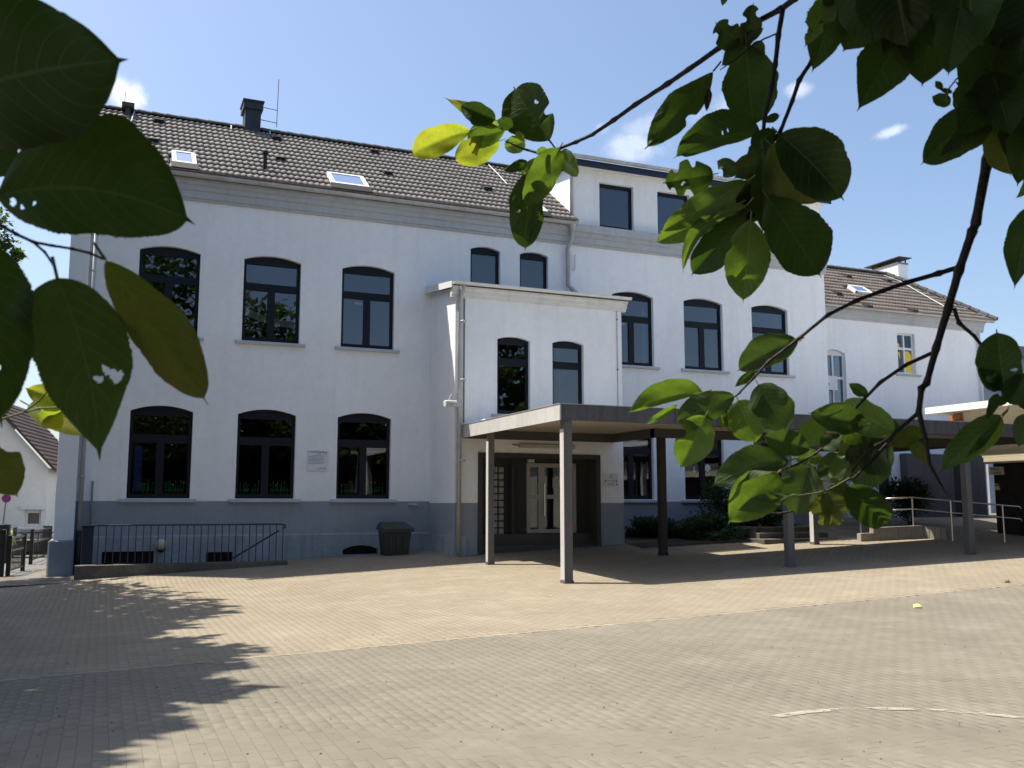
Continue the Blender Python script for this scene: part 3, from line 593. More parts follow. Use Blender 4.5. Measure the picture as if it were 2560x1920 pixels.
for (a, b, s0, s1) in skl:
    fr = MB()
    for (xa, xb, sa_, sb_) in ((a, b, s0 - .02, s0 + .07), (a, b, s1 - .07, s1 + .02), (a - .02, a + .07, s0, s1), (b - .07, b + .02, s0, s1)):
        fr.slab([rp(xa, sa_, .10), rp(xb, sa_, .10), rp(xb, sb_, .10), rp(xa, sb_, .10)], np.array([0, -sa, ca]) * -.12)
    sk = fr.build('skylight', M['whitetrim'], school)
    g_ = MB(); g_.slab([rp(a + .06, s0 + .06, .085), rp(b - .06, s0 + .06, .085), rp(b - .06, s1 - .06, .085), rp(a + .06, s1 - .06, .085)], np.array([0, -sa, ca]) * -.02); g_.build('pane', M['skyglass'], sk)
    g_ = MB(); g_.slab([rp(a - .05, s0 - .30, .06), rp(b + .05, s0 - .30, .06), rp(b + .05, s0 - .02, .095), rp(a - .05, s0 - .02, .095)], np.array([0, -sa, ca]) * -.03); g_.build('apron', M['blackroof'], sk)
# ridge caps, vent tiles, chimneys, rods
rm = MB(); n = 7; prof = [(.13 * math.cos(math.pi * i / n), .11 * math.sin(math.pi * i / n)) for i in range(n + 1)]
def ridge_cap():
    v = [(-.19, a * 1.08, b * 1.12) for a, b in prof] + [(.19, a * .95, b * .95) for a, b in prof]; k = n + 1
    me = bpy.data.meshes.new('ridge_tile'); me.from_pydata(v, [], [(i, i + 1, k + i + 1, k + i) for i in range(n)] + [tuple(range(k))]); me.materials.append(M['ridge']); return me
rcm = ridge_cap()
for i in range(33): o = link('ridge_tile', rcm, roof, (-.6 + i * .36, YR, 12.0)); o.rotation_euler = (0, random.gauss(0, .015), random.gauss(0, .01))
def vent_mesh():
    mb = MB(); mb.add([(-.13, -.16, .0), (.13, -.16, 0), (.11, -.15, .085), (-.11, -.15, .085), (-.15, .16, .02), (.15, .16, .02)], [(0, 1, 2, 3), (3, 2, 5, 4), (0, 3, 4), (1, 5, 2)])
    me = bpy.data.meshes.new('vent_tile'); me.from_pydata(mb.v, [], mb.f); me.materials.append(M['blackroof']); return me
vm_ = vent_mesh()
for x, y in ((397, 302), (382, 350), (700, 396), (720, 455), (934, 378), (968, 432), (1216, 471), (1021, 496), (1012, 552), (690, 345)):
    p, s = onroof(x, y, .03)
    if s < .15 or s > SL - .1: continue
    o = link('vent_tile', vm_, roof, p); o.rotation_euler = (ANG, 0, 0)
p, s = onroof(662, 424, 0); mb = MB(); mb.tube([p, p + (0, 0, .42)], .05, 8); mb.tube([p + (0, 0, .40), p + (0, 0, .47)], .075, 8); mb.build('vent_pipe', M['blackroof'], school)
def at_xy(px_, Y): return onY(px_, 300, Y)[0]
# slate clad chimney with hood
c0, c1_ = at_xy(613, 26.3), at_xy(652, 26.3); zt_ = onY(620, 250, 26.3)[2]
chim = MB(); chim.box(c0, c1_, 26.3, 26.9, 11.6, zt_ - .08); ch = chim.build('chimney', M['slate'], school, label='dark slate-clad chimney on the main ridge')
mb = MB(); mb.box(c0 - .055, c1_ + .055, 26.25, 26.95, zt_ - .24, zt_ - .04); mb.box(c0 - .08, c1_ + .08, 26.22, 26.98, zt_ - .038, zt_ + .01); mb.build('hood', M['slate'], ch)
mb = MB(); mb.tube([((c0 + c1_) / 2 + .05, 26.5, zt_), ((c0 + c1_) / 2 + .05, 26.5, zt_ + .05)], .09, 10); mb.build('flue_cap', M['steel'], ch)
xr = at_xy(692, 26.45); za_, zb_ = onY(693, 198, 26.45)[2], onY(690, 318, 26.45)[2]
mb = MB(); mb.tube([(xr, 26.45, zb_), (xr + .02, 26.45, za_)], .011, 6)
for y in (274, 306): z = onY(680, y, 26.45)[2]; mb.tube([(c1_, 26.45, z + .03), (xr, 26.45, z)], .011, 6)
mb.build('lightning_rod', M['zincdark'], school)
l0, l1 = at_xy(312, 26.2), at_xy(325, 26.2); mb = MB(); lb = onY(318, 316, 26.2)[2]; lt = onY(318, 272, 26.2)[2]
mb.box(l0, l1, 26.1, 26.4, lb - .3, lt); mb.box(l0 - .09, l1 + .09, 26.0, 26.5, lt, lt + .11); mb.build('flue', M['beam'], school)
xx = at_xy(309, 26.3); mb = MB(); mb.tube([(xx, 26.3, lt), (xx + .01, 26.3, onY(310, 230, 26.3)[2])], .009, 5); mb.build('lightning_rod', M['zincdark'], school)
for q in (((337, 275), (326, 310)), ((578, 310), (578, 323)), ((673, 322), (676, 335)), ((1222, 412), (1268, 460))):
    a, b = onroof(*q[0], .06)[0], onroof(*q[1], .06)[0]; mb = MB(); mb.tube([a, (a + b) / 2 + (0, 0, .01), b], .014, 5); mb.build('lightning_wire', M['whitetrim'], roof)

# --- dormer storey of the right wing
YD = YF + .06; DW = [(12.49, 13.60), (14.40, 15.51), (16.31, 17.42), (18.22, 19.33)]
mb = MB(); dh = [rect(a, b, 9.36, 10.68) for a, b in DW]; d0 = lambda a, b: (a, YD, b); d1 = lambda a, b: (a, YD + .12, b)
holed(mb, rect(11.66, XR, 9.28, 10.99), dh, d0)
for h in dh: reveal(mb, h, d0, d1)
mb.poly([(11.66, 30, 9.0), (11.66, YD, 9.0), (11.66, YD, 10.99), (11.66, 30, 12.1)]); mb.poly([(XR, YD, 9.28), (XR, 30, 9.28), (XR, 30, 12.2), (XR, YD, 10.99)])
dor = mb.build('dormer', M['white'], school, label='white flat-roofed dormer storey over the right wing')
for a, b in DW: window(dor, a, b, 9.36, 10.68, 10.68, YD, 'single', sill=False)
mb = MB(); mb.profile([(YD - .28, 11.02), (YD + 7.2, 12.15), (YD + 7.2, 12.28), (YD - .28, 11.16)], 11.5, XR + .17); mb.build('dormer_roof', M['slate'], school)
mb = MB(); mb.box(11.45, XR + .2, YD - .31, YD - .285, 10.955, 11.13); mb.build('fascia_board', M['navy'], school)
mb = MB(); mb.box(11.55, XR + .1, YD - .283, YD, 10.985, 11.018); mb.build('soffit', M['whitetrim'], school)
gutter(11.45, XR + .22, YD - .39, 11.22, .08)
downpipe([(11.52, YD - .36, 11.16), (11.54, YD - .2, 11.0), (11.58, YD - .07, 10.8), (11.58, YD - .07, 9.45)], .055, 'zinc')

# ------------------------------------------------------------------ entrance porch
YA = 21.2; XA0, XA1 = 7.5, 12.03
porch = thing('entrance_porch', 'white two-storey entrance porch projecting from the school front', 'porch', (9.8, YA, .4))
rec = rect(8.13, 11.32, .35, 2.77); aw = [arch(8.58, 9.45, 3.75, 5.58, 5.66), arch(10.06, 10.93, 3.75, 5.58, 5.66)]
a0 = lambda a, b: (a, YA, b); a1 = lambda a, b: (a, YA + .12, b); ar = lambda a, b: (a, YA + .55, b)
mb = MB(); holed(mb, [(XA0, 1.62), (8.13, 1.62), (8.13, 2.77), (11.32, 2.77), (11.32, 1.62), (XA1, 1.62), (XA1, 6.62), (XA0, 6.62)], aw, a0)
for h in aw: reveal(mb, h, a0, a1)
mb.poly([(XA0, YF, 1.62), (XA0, YA, 1.62), (XA0, YA, 6.75), (XA0, YF, 7.02)]); mb.poly([(XA1, YA, 1.62), (XA1, YF, 1.62), (XA1, YF, 7.02), (XA1, YA, 6.75)])
mb.build('wall', M['white'], porch)
mb = MB(); mb.add([(8.13, YA, .1), (8.13, YA, 1.62), (XA0, YA, 1.62), (XA0, YA, .1), (XA0, YF, 1.62), (XA0, YF, .1)], [(0, 1, 2, 3), (3, 2, 4, 5)]); mb.build('dado', M['dado'], porch)
mb = MB(); mb.add([(11.32, YA, .1), (11.32, YA, 1.62), (XA1, YA, 1.62), (XA1, YA, .1), (XA1, YF, 1.62), (XA1, YF, .1)], [(0, 3, 2, 1), (3, 5, 4, 2)]); mb.build('dado', M['dado'], porch)
mb = MB(); mb.box(XA0 - .05, XA0 + .3, YA - .05, YF - .06, .1, .86); mb.build('plinth', M['plinth'], porch)
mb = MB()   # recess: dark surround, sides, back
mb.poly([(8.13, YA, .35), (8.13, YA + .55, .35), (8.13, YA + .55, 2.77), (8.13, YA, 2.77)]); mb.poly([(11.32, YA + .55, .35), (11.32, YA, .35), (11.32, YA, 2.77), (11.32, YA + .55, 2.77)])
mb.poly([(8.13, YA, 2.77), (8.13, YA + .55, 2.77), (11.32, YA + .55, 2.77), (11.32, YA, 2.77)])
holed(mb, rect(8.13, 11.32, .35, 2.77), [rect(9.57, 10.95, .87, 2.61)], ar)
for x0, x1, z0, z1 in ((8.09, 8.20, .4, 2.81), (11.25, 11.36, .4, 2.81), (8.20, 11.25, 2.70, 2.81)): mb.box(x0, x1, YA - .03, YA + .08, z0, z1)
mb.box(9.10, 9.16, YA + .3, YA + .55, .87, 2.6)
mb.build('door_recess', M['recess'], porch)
mb = MB(); mb.box(8.14, 11.31, YA + .10, YA + .56, .35, .62); mb.box(8.14, 11.31, YA + .30, YA + .56, .62, .87); mb.build('doorstep', M['beam'], porch)
# glass blocks, two columns of ten
gb = MB(); gb.bbox(-.064, .064, -.03, .03, -.066, .066, .012); gme = bpy.data.meshes.new('glass_block'); gme.from_pydata(gb.v, [], gb.f); gme.materials.append(M['glassblock'])
for r in range(10):
    for c in range(2): link('glass_block', gme, porch, (8.735 + c * .166, YA + .53, 2.43 - r * .166))
mb = MB(); ydr = YA + .50
dr_h = [rect(9.67, 9.90, 1.82, 2.50), rect(9.67, 9.90, .97, 1.72), rect(10.07, 10.85, 1.82, 2.50), rect(10.07, 10.85, .97, 1.72)]
holed(mb, rect(9.58, 10.94, .88, 2.60), dr_h, lambda a, b: (a, ydr, b))
for h in dr_h: reveal(mb, h, lambda a, b: (a, ydr, b), lambda a, b: (a, ydr + .06, b))
mb.box(9.575, 9.60, ydr - .01, ydr + .05, .88, 2.60)
door = mb.build('door', M['doorframe'], porch)
for h in dr_h: pb = MB(); pb.box(h[0][0] - .01, h[1][0] + .01, ydr + .035, ydr + .05, h[0][1] - .01, h[2][1] + .01); pb.build('pane', M['glass'], door)
mb = MB(); mb.box(10.02, 10.05, ydr - .06, ydr - .03, 1.3, 2.1); mb.build('handle', M['steel'], door)
flat(door, 'notice', rect(10.30, 10.47, 1.98, 2.25), ydr + .025, M['drape']); flat(door, 'notice', rect(10.50, 10.62, 1.83, 2.0), ydr + .025, M['drape'])
mb = MB(); mb.box(9.60, 9.76, YA + .44, YA + .54, 2.615, 2.695); mb.build('door_closer', M['whiteplastic'], porch)
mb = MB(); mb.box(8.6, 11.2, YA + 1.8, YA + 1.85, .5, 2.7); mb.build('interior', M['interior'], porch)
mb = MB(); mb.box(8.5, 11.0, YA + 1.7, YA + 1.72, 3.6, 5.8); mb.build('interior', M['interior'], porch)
for a, b in ((8.58, 9.45), (10.06, 10.93)): window(porch, a, b, 3.75, 5.58, 5.66, YA, 'two', transom=(1.20, 1.38))
mb = MB(); mb.profile([(YA + .05, 6.52), (YA - .04, 6.52), (YA - .04, 6.58), (YA - .09, 6.60), (YA - .09, 6.68), (YA - .15, 6.71), (YA - .15, 6.77), (YA + .05, 6.80)], XA0 - .12, XA1 + .12); mb.build('cornice', M['whitetrim'], porch)
for d in (.04, .08, .12):
    pass
mb = MB(); mb.slab([(XA0 - .16, YA - .16, 6.79), (XA1 + .14, YA - .16, 6.79), (XA1 + .14, YF - .01, 7.10), (XA0 - .16, YF - .01, 7.10)], (0, 0, .03)); mb.build('roof', M['zincdark'], porch)
mb = MB(); mb.slab([(XA0 - .165, YA - .18, 6.72), (XA0 - .165, YF - .01, 6.98), (XA0 - .165, YF - .01, 7.15), (XA0 - .165, YA - .18, 6.87)], (.025, 0, 0)); mb.build('verge_board', M['whitetrim'], porch)
gutter(XA0 - .14, XA1 + .16, YA - .24, 6.85, .065, porch, 'whitetrim')
downpipe([(7.62, YA - .22, 6.80), (7.60, YA - .12, 6.55), (7.58, YA - .09, 6.4), (7.58, YA - .09, .45)], .055, 'zinc', porch, rings=(5.9, 4.5, 2.6))
mb = MB(); mb.tube([(7.72, YA - .02, 6.5), (7.72, YA - .02, 3.5)], .016, 6); mb.tube([(11.89, YA - .02, 6.6), (11.89, YA - .02, 3.46)], .008, 5)
for z in (6.3, 5.0): mb.tube([(11.89, YA - .05, z), (11.89, YA, z)], .02, 6)
mb.build('lightning_wire', M['zincdark'], porch)

# ------------------------------------------------------------------ canopy
can = thing('entrance_canopy', 'grey flat-roofed canopy on posts over the entrance and walkway', 'canopy', (12, 17.5, .3))
ZU, ZT = 3.14, 3.44; X0, XB, XE = 7.68, 11.78, 21.68; Y0, YB, YW = 15.88, 19.3, YA - .01
mb = MB(); mb.box(X0 + .03, XE - .03, Y0 + .03, YB - .03, 3.335, 3.405); mb.box(X0 + .03, XB - .03, YB - .03, YW, 3.335, 3.405); mb.build('roof_slab', M['soffit'], can)
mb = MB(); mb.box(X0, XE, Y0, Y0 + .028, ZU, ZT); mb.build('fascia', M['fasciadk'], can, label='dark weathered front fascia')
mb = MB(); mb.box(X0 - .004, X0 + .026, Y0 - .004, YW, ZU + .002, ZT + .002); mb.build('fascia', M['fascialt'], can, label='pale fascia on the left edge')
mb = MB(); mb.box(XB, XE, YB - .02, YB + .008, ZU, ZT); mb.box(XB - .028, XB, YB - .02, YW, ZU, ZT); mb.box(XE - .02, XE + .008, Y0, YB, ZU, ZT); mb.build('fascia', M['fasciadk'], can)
mb = MB(); mb.box(X0 + .04, XB - .05, YW - .14, YW - .02, 3.13, 3.33); mb.box(XB - .14, XB - .035, YB - .3, YW - .15, 3.13, 3.33); mb.box(XB - .14, XE - .05, YB - .24, YB - .08, 3.13, 3.33); mb.box(XE - .18, XE - .06, Y0 + .1, YB - .25, 3.13, 3.33); mb.build('beam', M['beam'], can)
mb = MB(); mb.box(X0 + .03, XE - .04, Y0 + .03, YB - .03, 3.407, 3.43); mb.box(X0 + .03, XB - .04, YB - .03, YW, 3.407, 3.43); mb.build('roof_gravel', M['gravelroof'], can)
mb = MB(); mb.box(XB + .3, XE - .2, 17.4, 17.5, 3.27, 3.33); mb.build('beam', M['fasciadk'], can)
XQ = 18.7; YQ = 22.5
mb = MB(); mb.box(XQ + .02, XE - .03, YB + .012, YQ, 3.335, 3.405); mb.build('roof_slab', M['soffit'], can)
mb = MB(); mb.box(XQ - .02, XQ + .008, YB + .012, YQ, ZU, ZT); mb.box(XQ, XE, YQ, YQ + .028, ZU, ZT); mb.box(XE - .02, XE + .008, YB + .012, YQ, ZU, ZT); mb.build('fascia', M['fasciadk'], can)
mb = MB(); mb.box(X0 - .012, XE + .012, Y0 - .012, Y0 + .05, ZT + .003, ZT + .014); mb.box(X0 - .014, X0 + .05, Y0 + .05, YW, ZT + .004, ZT + .015); mb.build('flashing', M['zinc'], can)
mb = MB()
for k in range(1, 6): mb.box(X0 + k * 2.5, X0 + k * 2.5 + .012, Y0 - .004, Y0 - .001, ZU, ZT)
mb.build('fascia_joint', M['black'], can)
def post(x, y, w, mat, top=3.3, cover=False):
    z0 = gz(x, y) - .05; mb = MB(); mb.bbox(x - w / 2, x + w / 2, y - w / 2, y + w / 2, z0, top, .008); mb.bbox(x - w / 2 - .012, x + w / 2 + .012, y - w / 2 - .012, y + w / 2 + .012, z0, z0 + .10, .005); po = mb.build('post', M[mat], can)
    if cover: mb = MB(); mb.box(x - w / 2 - .006, x - w / 2 - .002, y - w / 2 + .004, y + w / 2 - .004, z0 + .11, 2.98); mb.build('cover_or_sunlit_plate', M['fascialt'], po)  # pale sheet puts sunlight into the left face's colour; no real cover there
    return po
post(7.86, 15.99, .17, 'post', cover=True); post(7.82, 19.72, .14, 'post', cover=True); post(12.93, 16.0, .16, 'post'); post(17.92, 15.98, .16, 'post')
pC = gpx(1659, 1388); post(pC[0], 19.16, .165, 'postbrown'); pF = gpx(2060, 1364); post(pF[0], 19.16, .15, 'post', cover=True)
tag(bpy.data.objects['post'], 'post at the front left corner with a red smear')
mb = MB(); mb.box(7.775, 7.79, 15.95, 16.05, 1.12, 1.17); mb.box(7.86, 7.91, 15.902, 15.906, 1.19, 1.225); mb.build('paint_smear', M['redpaper'], can)
lt = thing('tube_light', 'long pale tube lamp fixed over the entrance door', 'lamp', (10, YA - .06, 3.0))
mb = MB(); mb.bbox(9.14, 10.62, YA - .10, YA - .004, 2.945, 3.04, .02); mb.build('cover', M['soffit'], lt); mb = MB(); mb.tube([(8.96, YA - .02, 3.02), (9.14, YA - .05, 2.99)], .012, 5); mb.build('cable', M['beam'], lt)
dm = thing('dome_light', 'small white dome on the canopy roof by the porch wall', 'lamp', onX(1218, 1046, 7.9) * 0 + np.array([8.02, 20.6, 3.43]))
mb = MB(); mb.tube([(8.02, 20.6, 3.40), (8.02, 20.6, 3.46), (8.02, 20.6, 3.52), (8.02, 20.6, 3.555)], [.12, .12, .085, .02], 12); mb.build('dome', M['whiteplastic'], dm, True)

# flood lamp on the downpipe of the porch
fl = thing('flood_lamp', 'white box-shaped floodlight clamped to the porch downpipe', 'lamp', (7.5, YA - .2, 3.85))
p = onY(1128, 1010, YA - .25); mb = MB(); mb.bbox(p[0] - .16, p[0] + .13, YA - .34, YA - .12, p[2] - .06, p[2] + .08, .02); mb.build('housing', M['whiteplastic'], fl)
mb = MB(); mb.box(p[0] + .13, p[0] + .30, YA - .22, YA - .05, p[2] - .05, p[2] + .04); mb.tube([(p[0] - .05, YA - .2, p[2] + .08), (p[0] + .02, YA - .2, p[2] + .24), (p[0] + .2, YA - .1, p[2] + .25)], .012, 5); mb.build('bracket', M['zinc'], fl)
mb = MB(); mb.box(p[0] - .15, p[0] + .12, YA - .35, YA - .342, p[2] - .05, p[2] + .02); mb.build('lens', M['glassblock'], fl)

# ------------------------------------------------------------------ signs
def words_block(parent, rows, x0, x1, y, mat, seed=1):
    """lines of print too small to read: one row of word-long marks each"""
    rr = random.Random(seed); mb = MB()
    for (z, h, xa, xb) in rows:
        x = xa
        while x < xb - .01:
            wl = min(rr.uniform(.02, .085), xb - x); mb.box(x, x + wl, y - .002, y, z, z + h * rr.uniform(.8, 1.1)); x += wl + .012
    return mb.build('lettering', mat, parent)
pl = thing('plaque', 'square white notice plaque with printed lines between two ground-floor windows', 'sign', (4.67, YF - .02, 2.6))
mb = MB(); mb.bbox(4.42, 4.93, YF - .03, YF - .005, 2.39, 2.88, .006); mb.build('board', M['signwhite'], pl)
words_block(pl, [(2.83, .02, 4.45, 4.89)], 0, 0, YF - .032, M['ink'], 1)
words_block(pl, [(2.79, .013, 4.66, 4.75), (2.788, .013, 4.80, 4.90)] + [(2.75 - .032 * i, .011, 4.45 + (.0 if i else .1), xb) for i, xb in enumerate((4.82, 4.86, 4.80, 4.84, 4.78, 4.86, 4.80))] + [(2.455, .012, 4.72, 4.88), (2.43, .012, 4.66, 4.87)], 0, 0, YF - .032, M['greyink'], 2)
sg = thing('direction_sign', 'white direction sign with black arrows right of the entrance', 'sign', (11.66, YA - .02, 2.2))
mb = MB(); mb.bbox(11.46, 11.85, YA - .03, YA - .005, 2.03, 2.36, .005); mb.build('board', M['signwhite'], sg)
def tri(x, z, s, d): return [(x - s * d, z + s), (x - s * d, z - s), (x + s * d, z)]
for x, z, d in ((11.50, 2.168, -1), (11.81, 2.165, 1), (11.81, 2.082, 1)): flat(sg, 'arrow', [(x - .018 * d, z - .012), (x - .002 * d, z - .012), (x - .002 * d, z - .026), (x + .024 * d, z), (x - .002 * d, z + .026), (x - .002 * d, z + .012), (x - .018 * d, z + .012)][::d], YA - .034, M['ink'], .003)
words_block(sg, [(2.158, .018, 11.55, 11.77), (2.10, .017, 11.55, 11.76), (2.066, .017, 11.56, 11.73)], 0, 0, YA - .032, M['greyink'], 4)
mb = MB(); mb.tube([(11.62, YA - .032, 2.22), (11.62, YA - .032, 2.27), (11.655, YA - .032, 2.325), (11.69, YA - .032, 2.27), (11.69, YA - .032, 2.22)], .008, 5); mb.build('emblem', M['greyink'], sg)

# ------------------------------------------------------------------ along the front: railing, kerb, bin, lamp
YK = 21.8
kw = MB(); xk = np.linspace(-.52, 3.78, 12)
kv = []
for x in xk: kv += [(x, YK - .12, gz(x, YK) - .15), (x, YK - .12, .335), (x, YK + .14, .345), (x, YK + .14, gz(x, YK) - .15)]
kf = [(4 * i + a, 4 * i + (a + 1) % 4, 4 * i + 4 + (a + 1) % 4, 4 * i + 4 + a) for i in range(len(xk) - 1) for a in range(4)] + [(0, 1, 2, 3), (len(kv) - 4, len(kv) - 1, len(kv) - 2, len(kv) - 3)]
kw.add(kv, kf); tag(kw.build('stairwell_kerb', M['kerb']), 'low old concrete kerb under the bar railing', 'wall')
ra = thing('bar_railing', 'dark blue bar railing guarding the basement stairwell', 'railing', (1.6, YK, .34))
zt_r = 1.15; mb = MB(); mb.tube([(-.25, YK, zt_r), (3.62, YK, zt_r), (3.72, YK, zt_r - .02), (3.73, YK, zt_r - .07), (3.66, YK, zt_r - .09)], .018, 8); mb.build('top_rail', M['railing'], ra)
bb = MB(); bb.tube([(0, 0, 0), (0, 0, zt_r - .335)], .0105, 6); bme = bpy.data.meshes.new('bar'); bme.from_pydata(bb.v, [], bb.f); bme.materials.append(M['railing'])
for i in range(27): link('bar', bme, ra, (-.10 + i * (3.68 + .10) / 26, YK, .335))
p0, p1 = onY(180 + 1645 / 4.096, 1280 + 475 / 4.096, YK + .5), onY(180 + 2120 / 4.096, 1280 + 190 / 4.096, YK + .05)
mb = MB(); mb.tube([p0, p1], .02, 6); mb.build('handrail', M['railing'], ra)
cab = thing('control_cabinet', 'narrow dark blue cabinet at the left end of the railing', 'cabinet', (-.2, 22.2, .2))
q0, q1 = onY(206, 1318, 22.2), onY(230, 1412, 22.2); mb = MB(); mb.bbox(q0[0], q1[0], 22.1, 22.35, .1, q0[2], .01); mb.build('housing', M['navy'], cab); mb = MB(); mb.box(q0[0] - .02, q1[0] + .02, 22.08, 22.37, q0[2], q0[2] + .03); mb.build('lid', M['black'], cab)
gl = thing('globe_lamp', 'round pale wall lamp low on the plinth behind the railing', 'lamp', (1.19, YF - .1, .68))
def ball(mb, c, r, n=10, m=7, sq=1.):
    vs = [(c[0], c[1], c[2] + r * sq)]; fs = []
    for i in range(1, m):
        a = math.pi * i / m
        for k in range(n): t = 2 * math.pi * k / n; vs.append((c[0] + r * math.sin(a) * math.cos(t), c[1] + r * math.sin(a) * math.sin(t), c[2] + r * sq * math.cos(a)))
    vs.append((c[0], c[1], c[2] - r * sq)); L_ = len(vs) - 1
    for k in range(n): fs.append((0, 1 + k, 1 + (k + 1) % n))
    for i in range(m - 2):
        for k in range(n): a = 1 + i * n; fs.append((a + k, a + n + k, a + n + (k + 1) % n, a + (k + 1) % n))
    for k in range(n): a = 1 + (m - 2) * n; fs.append((a + k, L_, a + (k + 1) % n))
    mb.add(vs, fs); return mb
mb = MB(); ball(mb, (1.19, YF - .20, .70), .125); mb.build('globe', M['beige'], gl, True); mb = MB(); mb.tube([(1.19, YF - .05, .62), (1.19, YF - .20, .60)], .09, 10); mb.build('mount', M['black'], gl)
# grit bin
bxl, bxr = 6.05, 6.72; yb0, yb1 = 22.0, 22.55; zb0 = gz(6.4, 22.2) - .02
gbn = thing('grit_bin', 'dark green grit bin with sloping lid beside the porch', 'bin', (6.4, 22.2, zb0))
mb = MB(); mb.add([(bxl + .06, yb0 + .05, zb0), (bxr - .06, yb0 + .05, zb0), (bxr - .06, yb1 - .05, zb0), (bxl + .06, yb1 - .05, zb0), (bxl, yb0, zb0 + .58), (bxr, yb0, zb0 + .58), (bxr, yb1, zb0 + .62), (bxl, yb1, zb0 + .62)],
                 [(0, 3, 2, 1), (4, 5, 6, 7), (0, 1, 5, 4), (1, 2, 6, 5), (2, 3, 7, 6), (3, 0, 4, 7)])
for k in range(3): xq = bxl + .14 + k * .17; mb.box(xq, xq + .05, yb0 - .004, yb0 + .05, zb0 + .08, zb0 + .52)
mb.build('body', M['bin'], gbn)
mb = MB(); mb.add([(bxl - .05, yb0 - .06, zb0 + .56), (bxr + .05, yb0 - .06, zb0 + .56), (bxr + .05, yb1 + .03, zb0 + .62), (bxl - .05, yb1 + .03, zb0 + .62), (bxl - .05, yb0 - .06, zb0 + .64), (bxr + .05, yb0 - .06, zb0 + .64), (bxr - .02, yb1 - .1, zb0 + .79), (bxl + .02, yb1 - .1, zb0 + .79), (bxr, yb1 + .03, zb0 + .74), (bxl, yb1 + .03, zb0 + .74)],
                 [(0, 1, 2, 3), (0, 1, 5, 4), (4, 5, 6, 7), (7, 6, 8, 9), (1, 2, 8, 6, 5), (3, 0, 4, 7, 9), (2, 3, 9, 8)]); mb.build('lid', M['bin'], gbn)
mb = MB(); mb.box(6.95, 7.18, YF - .07, YF - .005, 1.56, 1.61); tag(mb.build('wall_bracket', M['cornice']), 'small grey ledge on the wall left of the porch', 'bracket')

# ------------------------------------------------------------------ planting in front of the right wing
pb = MB(); P = [(12.1, 20.4), (17.3, 20.2), (17.3, 22.95), (12.1, 22.95)]; pb.poly([(x, y, gz(x, y) + .03) for x, y in P]); tag(pb.build('planting_bed', M['soil']), kind='structure')
pb = MB(); pb.poly([(x, y, gz(x, y) + .008) for x, y in ((12.05, 20.3), (14.2, 20.3), (13.2, 22.9), (12.05, 22.9))]); tag(pb.build('planting_bed_paving', M['concrete']), kind='structure')
pb = MB(); pb.poly([(x, y, gz(x, y) + .002) for x, y in ((17.3, 19.4), (40, 19.4), (40, 40), (17.3, 40))]); tag(pb.build('forecourt', M['shadepaving']), kind='structure')
def leafcloud(mb, n, fn, size, rr, two=True):
    """many small leaf blades spread through a volume"""
    for _ in range(n):
        c, up_ = fn(); L_ = size * rr.uniform(.6, 1.4); a = rr.uniform(0, 6.283); el = rr.uniform(-.7, 1.0)
        d = np.array([math.cos(a) * math.cos(el), math.sin(a) * math.cos(el), math.sin(el)]); s = np.cross(d, (0, 0, 1)); s /= np.linalg.norm(s) + 1e-9; s = s * math.cos(rr.uniform(-.9, .9)) + np.array([0, 0, 1]) * math.sin(rr.uniform(-.9, .9))
        c = np.array(c); mb.add([c, c + d * L_ * .5 + s * L_ * .28, c + d * L_, c + d * L_ * .5 - s * L_ * .28], [(0, 1, 2, 3)])
def bush(name, label, cx, cy, rx, ry, h, n, size, mat='shrub', group=None, seed=0, spikes=0, cat='shrub'):
    rr = random.Random(seed); z0 = gz(cx, cy); t = thing(name, label, cat, (cx, cy, z0), group); mb = MB()
    lob = [(rr.uniform(-.55, .55) * rx, rr.uniform(-.5, .5) * ry, rr.uniform(.35, .8) * h, rr.uniform(.35, .6)) for _ in range(6)]
    def fn():
        l = rr.choice(lob); v = np.array([rr.gauss(0, 1), rr.gauss(0, 1), rr.gauss(0, 1)]); v /= np.linalg.norm(v); r = rr.uniform(.55, 1.05)
        return (cx + l[0] + v[0] * r * l[3] * rx, cy + l[1] + v[1] * r * l[3] * ry, max(z0 + .03, z0 + l[2] + v[2] * r * l[3] * h * .7)), 0
    leafcloud(mb, n, fn, size, rr); mb.build('foliage', M[mat], t)
    st = MB()
    for l in lob: st.tube([(cx, cy, z0 - .05), (cx + l[0] * .6, cy + l[1] * .6, z0 + l[2] * .6), (cx + l[0], cy + l[1], z0 + l[2] + .1)], [.02, .012, .006], 5)
    for k in range(spikes): a = rr.uniform(0, 6.28); st.tube([(cx, cy, z0), (cx + math.cos(a) * rx * .7, cy + math.sin(a) * ry * .7, z0 + h * rr.uniform(1.0, 1.5))], [.008, .003], 4)
    st.build('stem', M['trunkbark'], t); return t
bush('shrub', 'low dark shrub at the left end of the bed under the right wing windows', 13.5, 21.9, .9, .6, .5, 2600, .09, seed=1)
bush('shrub', 'wide low shrub in the middle of the bed behind the walkway posts', 14.7, 21.5, 1.0, .7, .6, 3200, .09, seed=2)
bush('shrub', 'tall thin-stemmed shrub below the window with the paper daisy', 15.4, 22.0, .8, .5, 1.35, 2600, .08, seed=3, spikes=8)
bush('shrub', 'dense dark shrub beside the steps at the right end of the bed', 16.5, 21.4, .9, .7, .85, 3200, .10, seed=4)
bush('shrub', 'upright feathery shrub against the wall behind the steps', 17.2, 22.3, .6, .5, 1.6, 1600, .12, seed=5, spikes=5)
bush('shrub', 'rounded bush behind the ramp handrail', 21.2, 20.9, 1.0, .7, 1.35, 3600, .10, seed=6, spikes=7)
rr = random.Random(15); cb = MB()
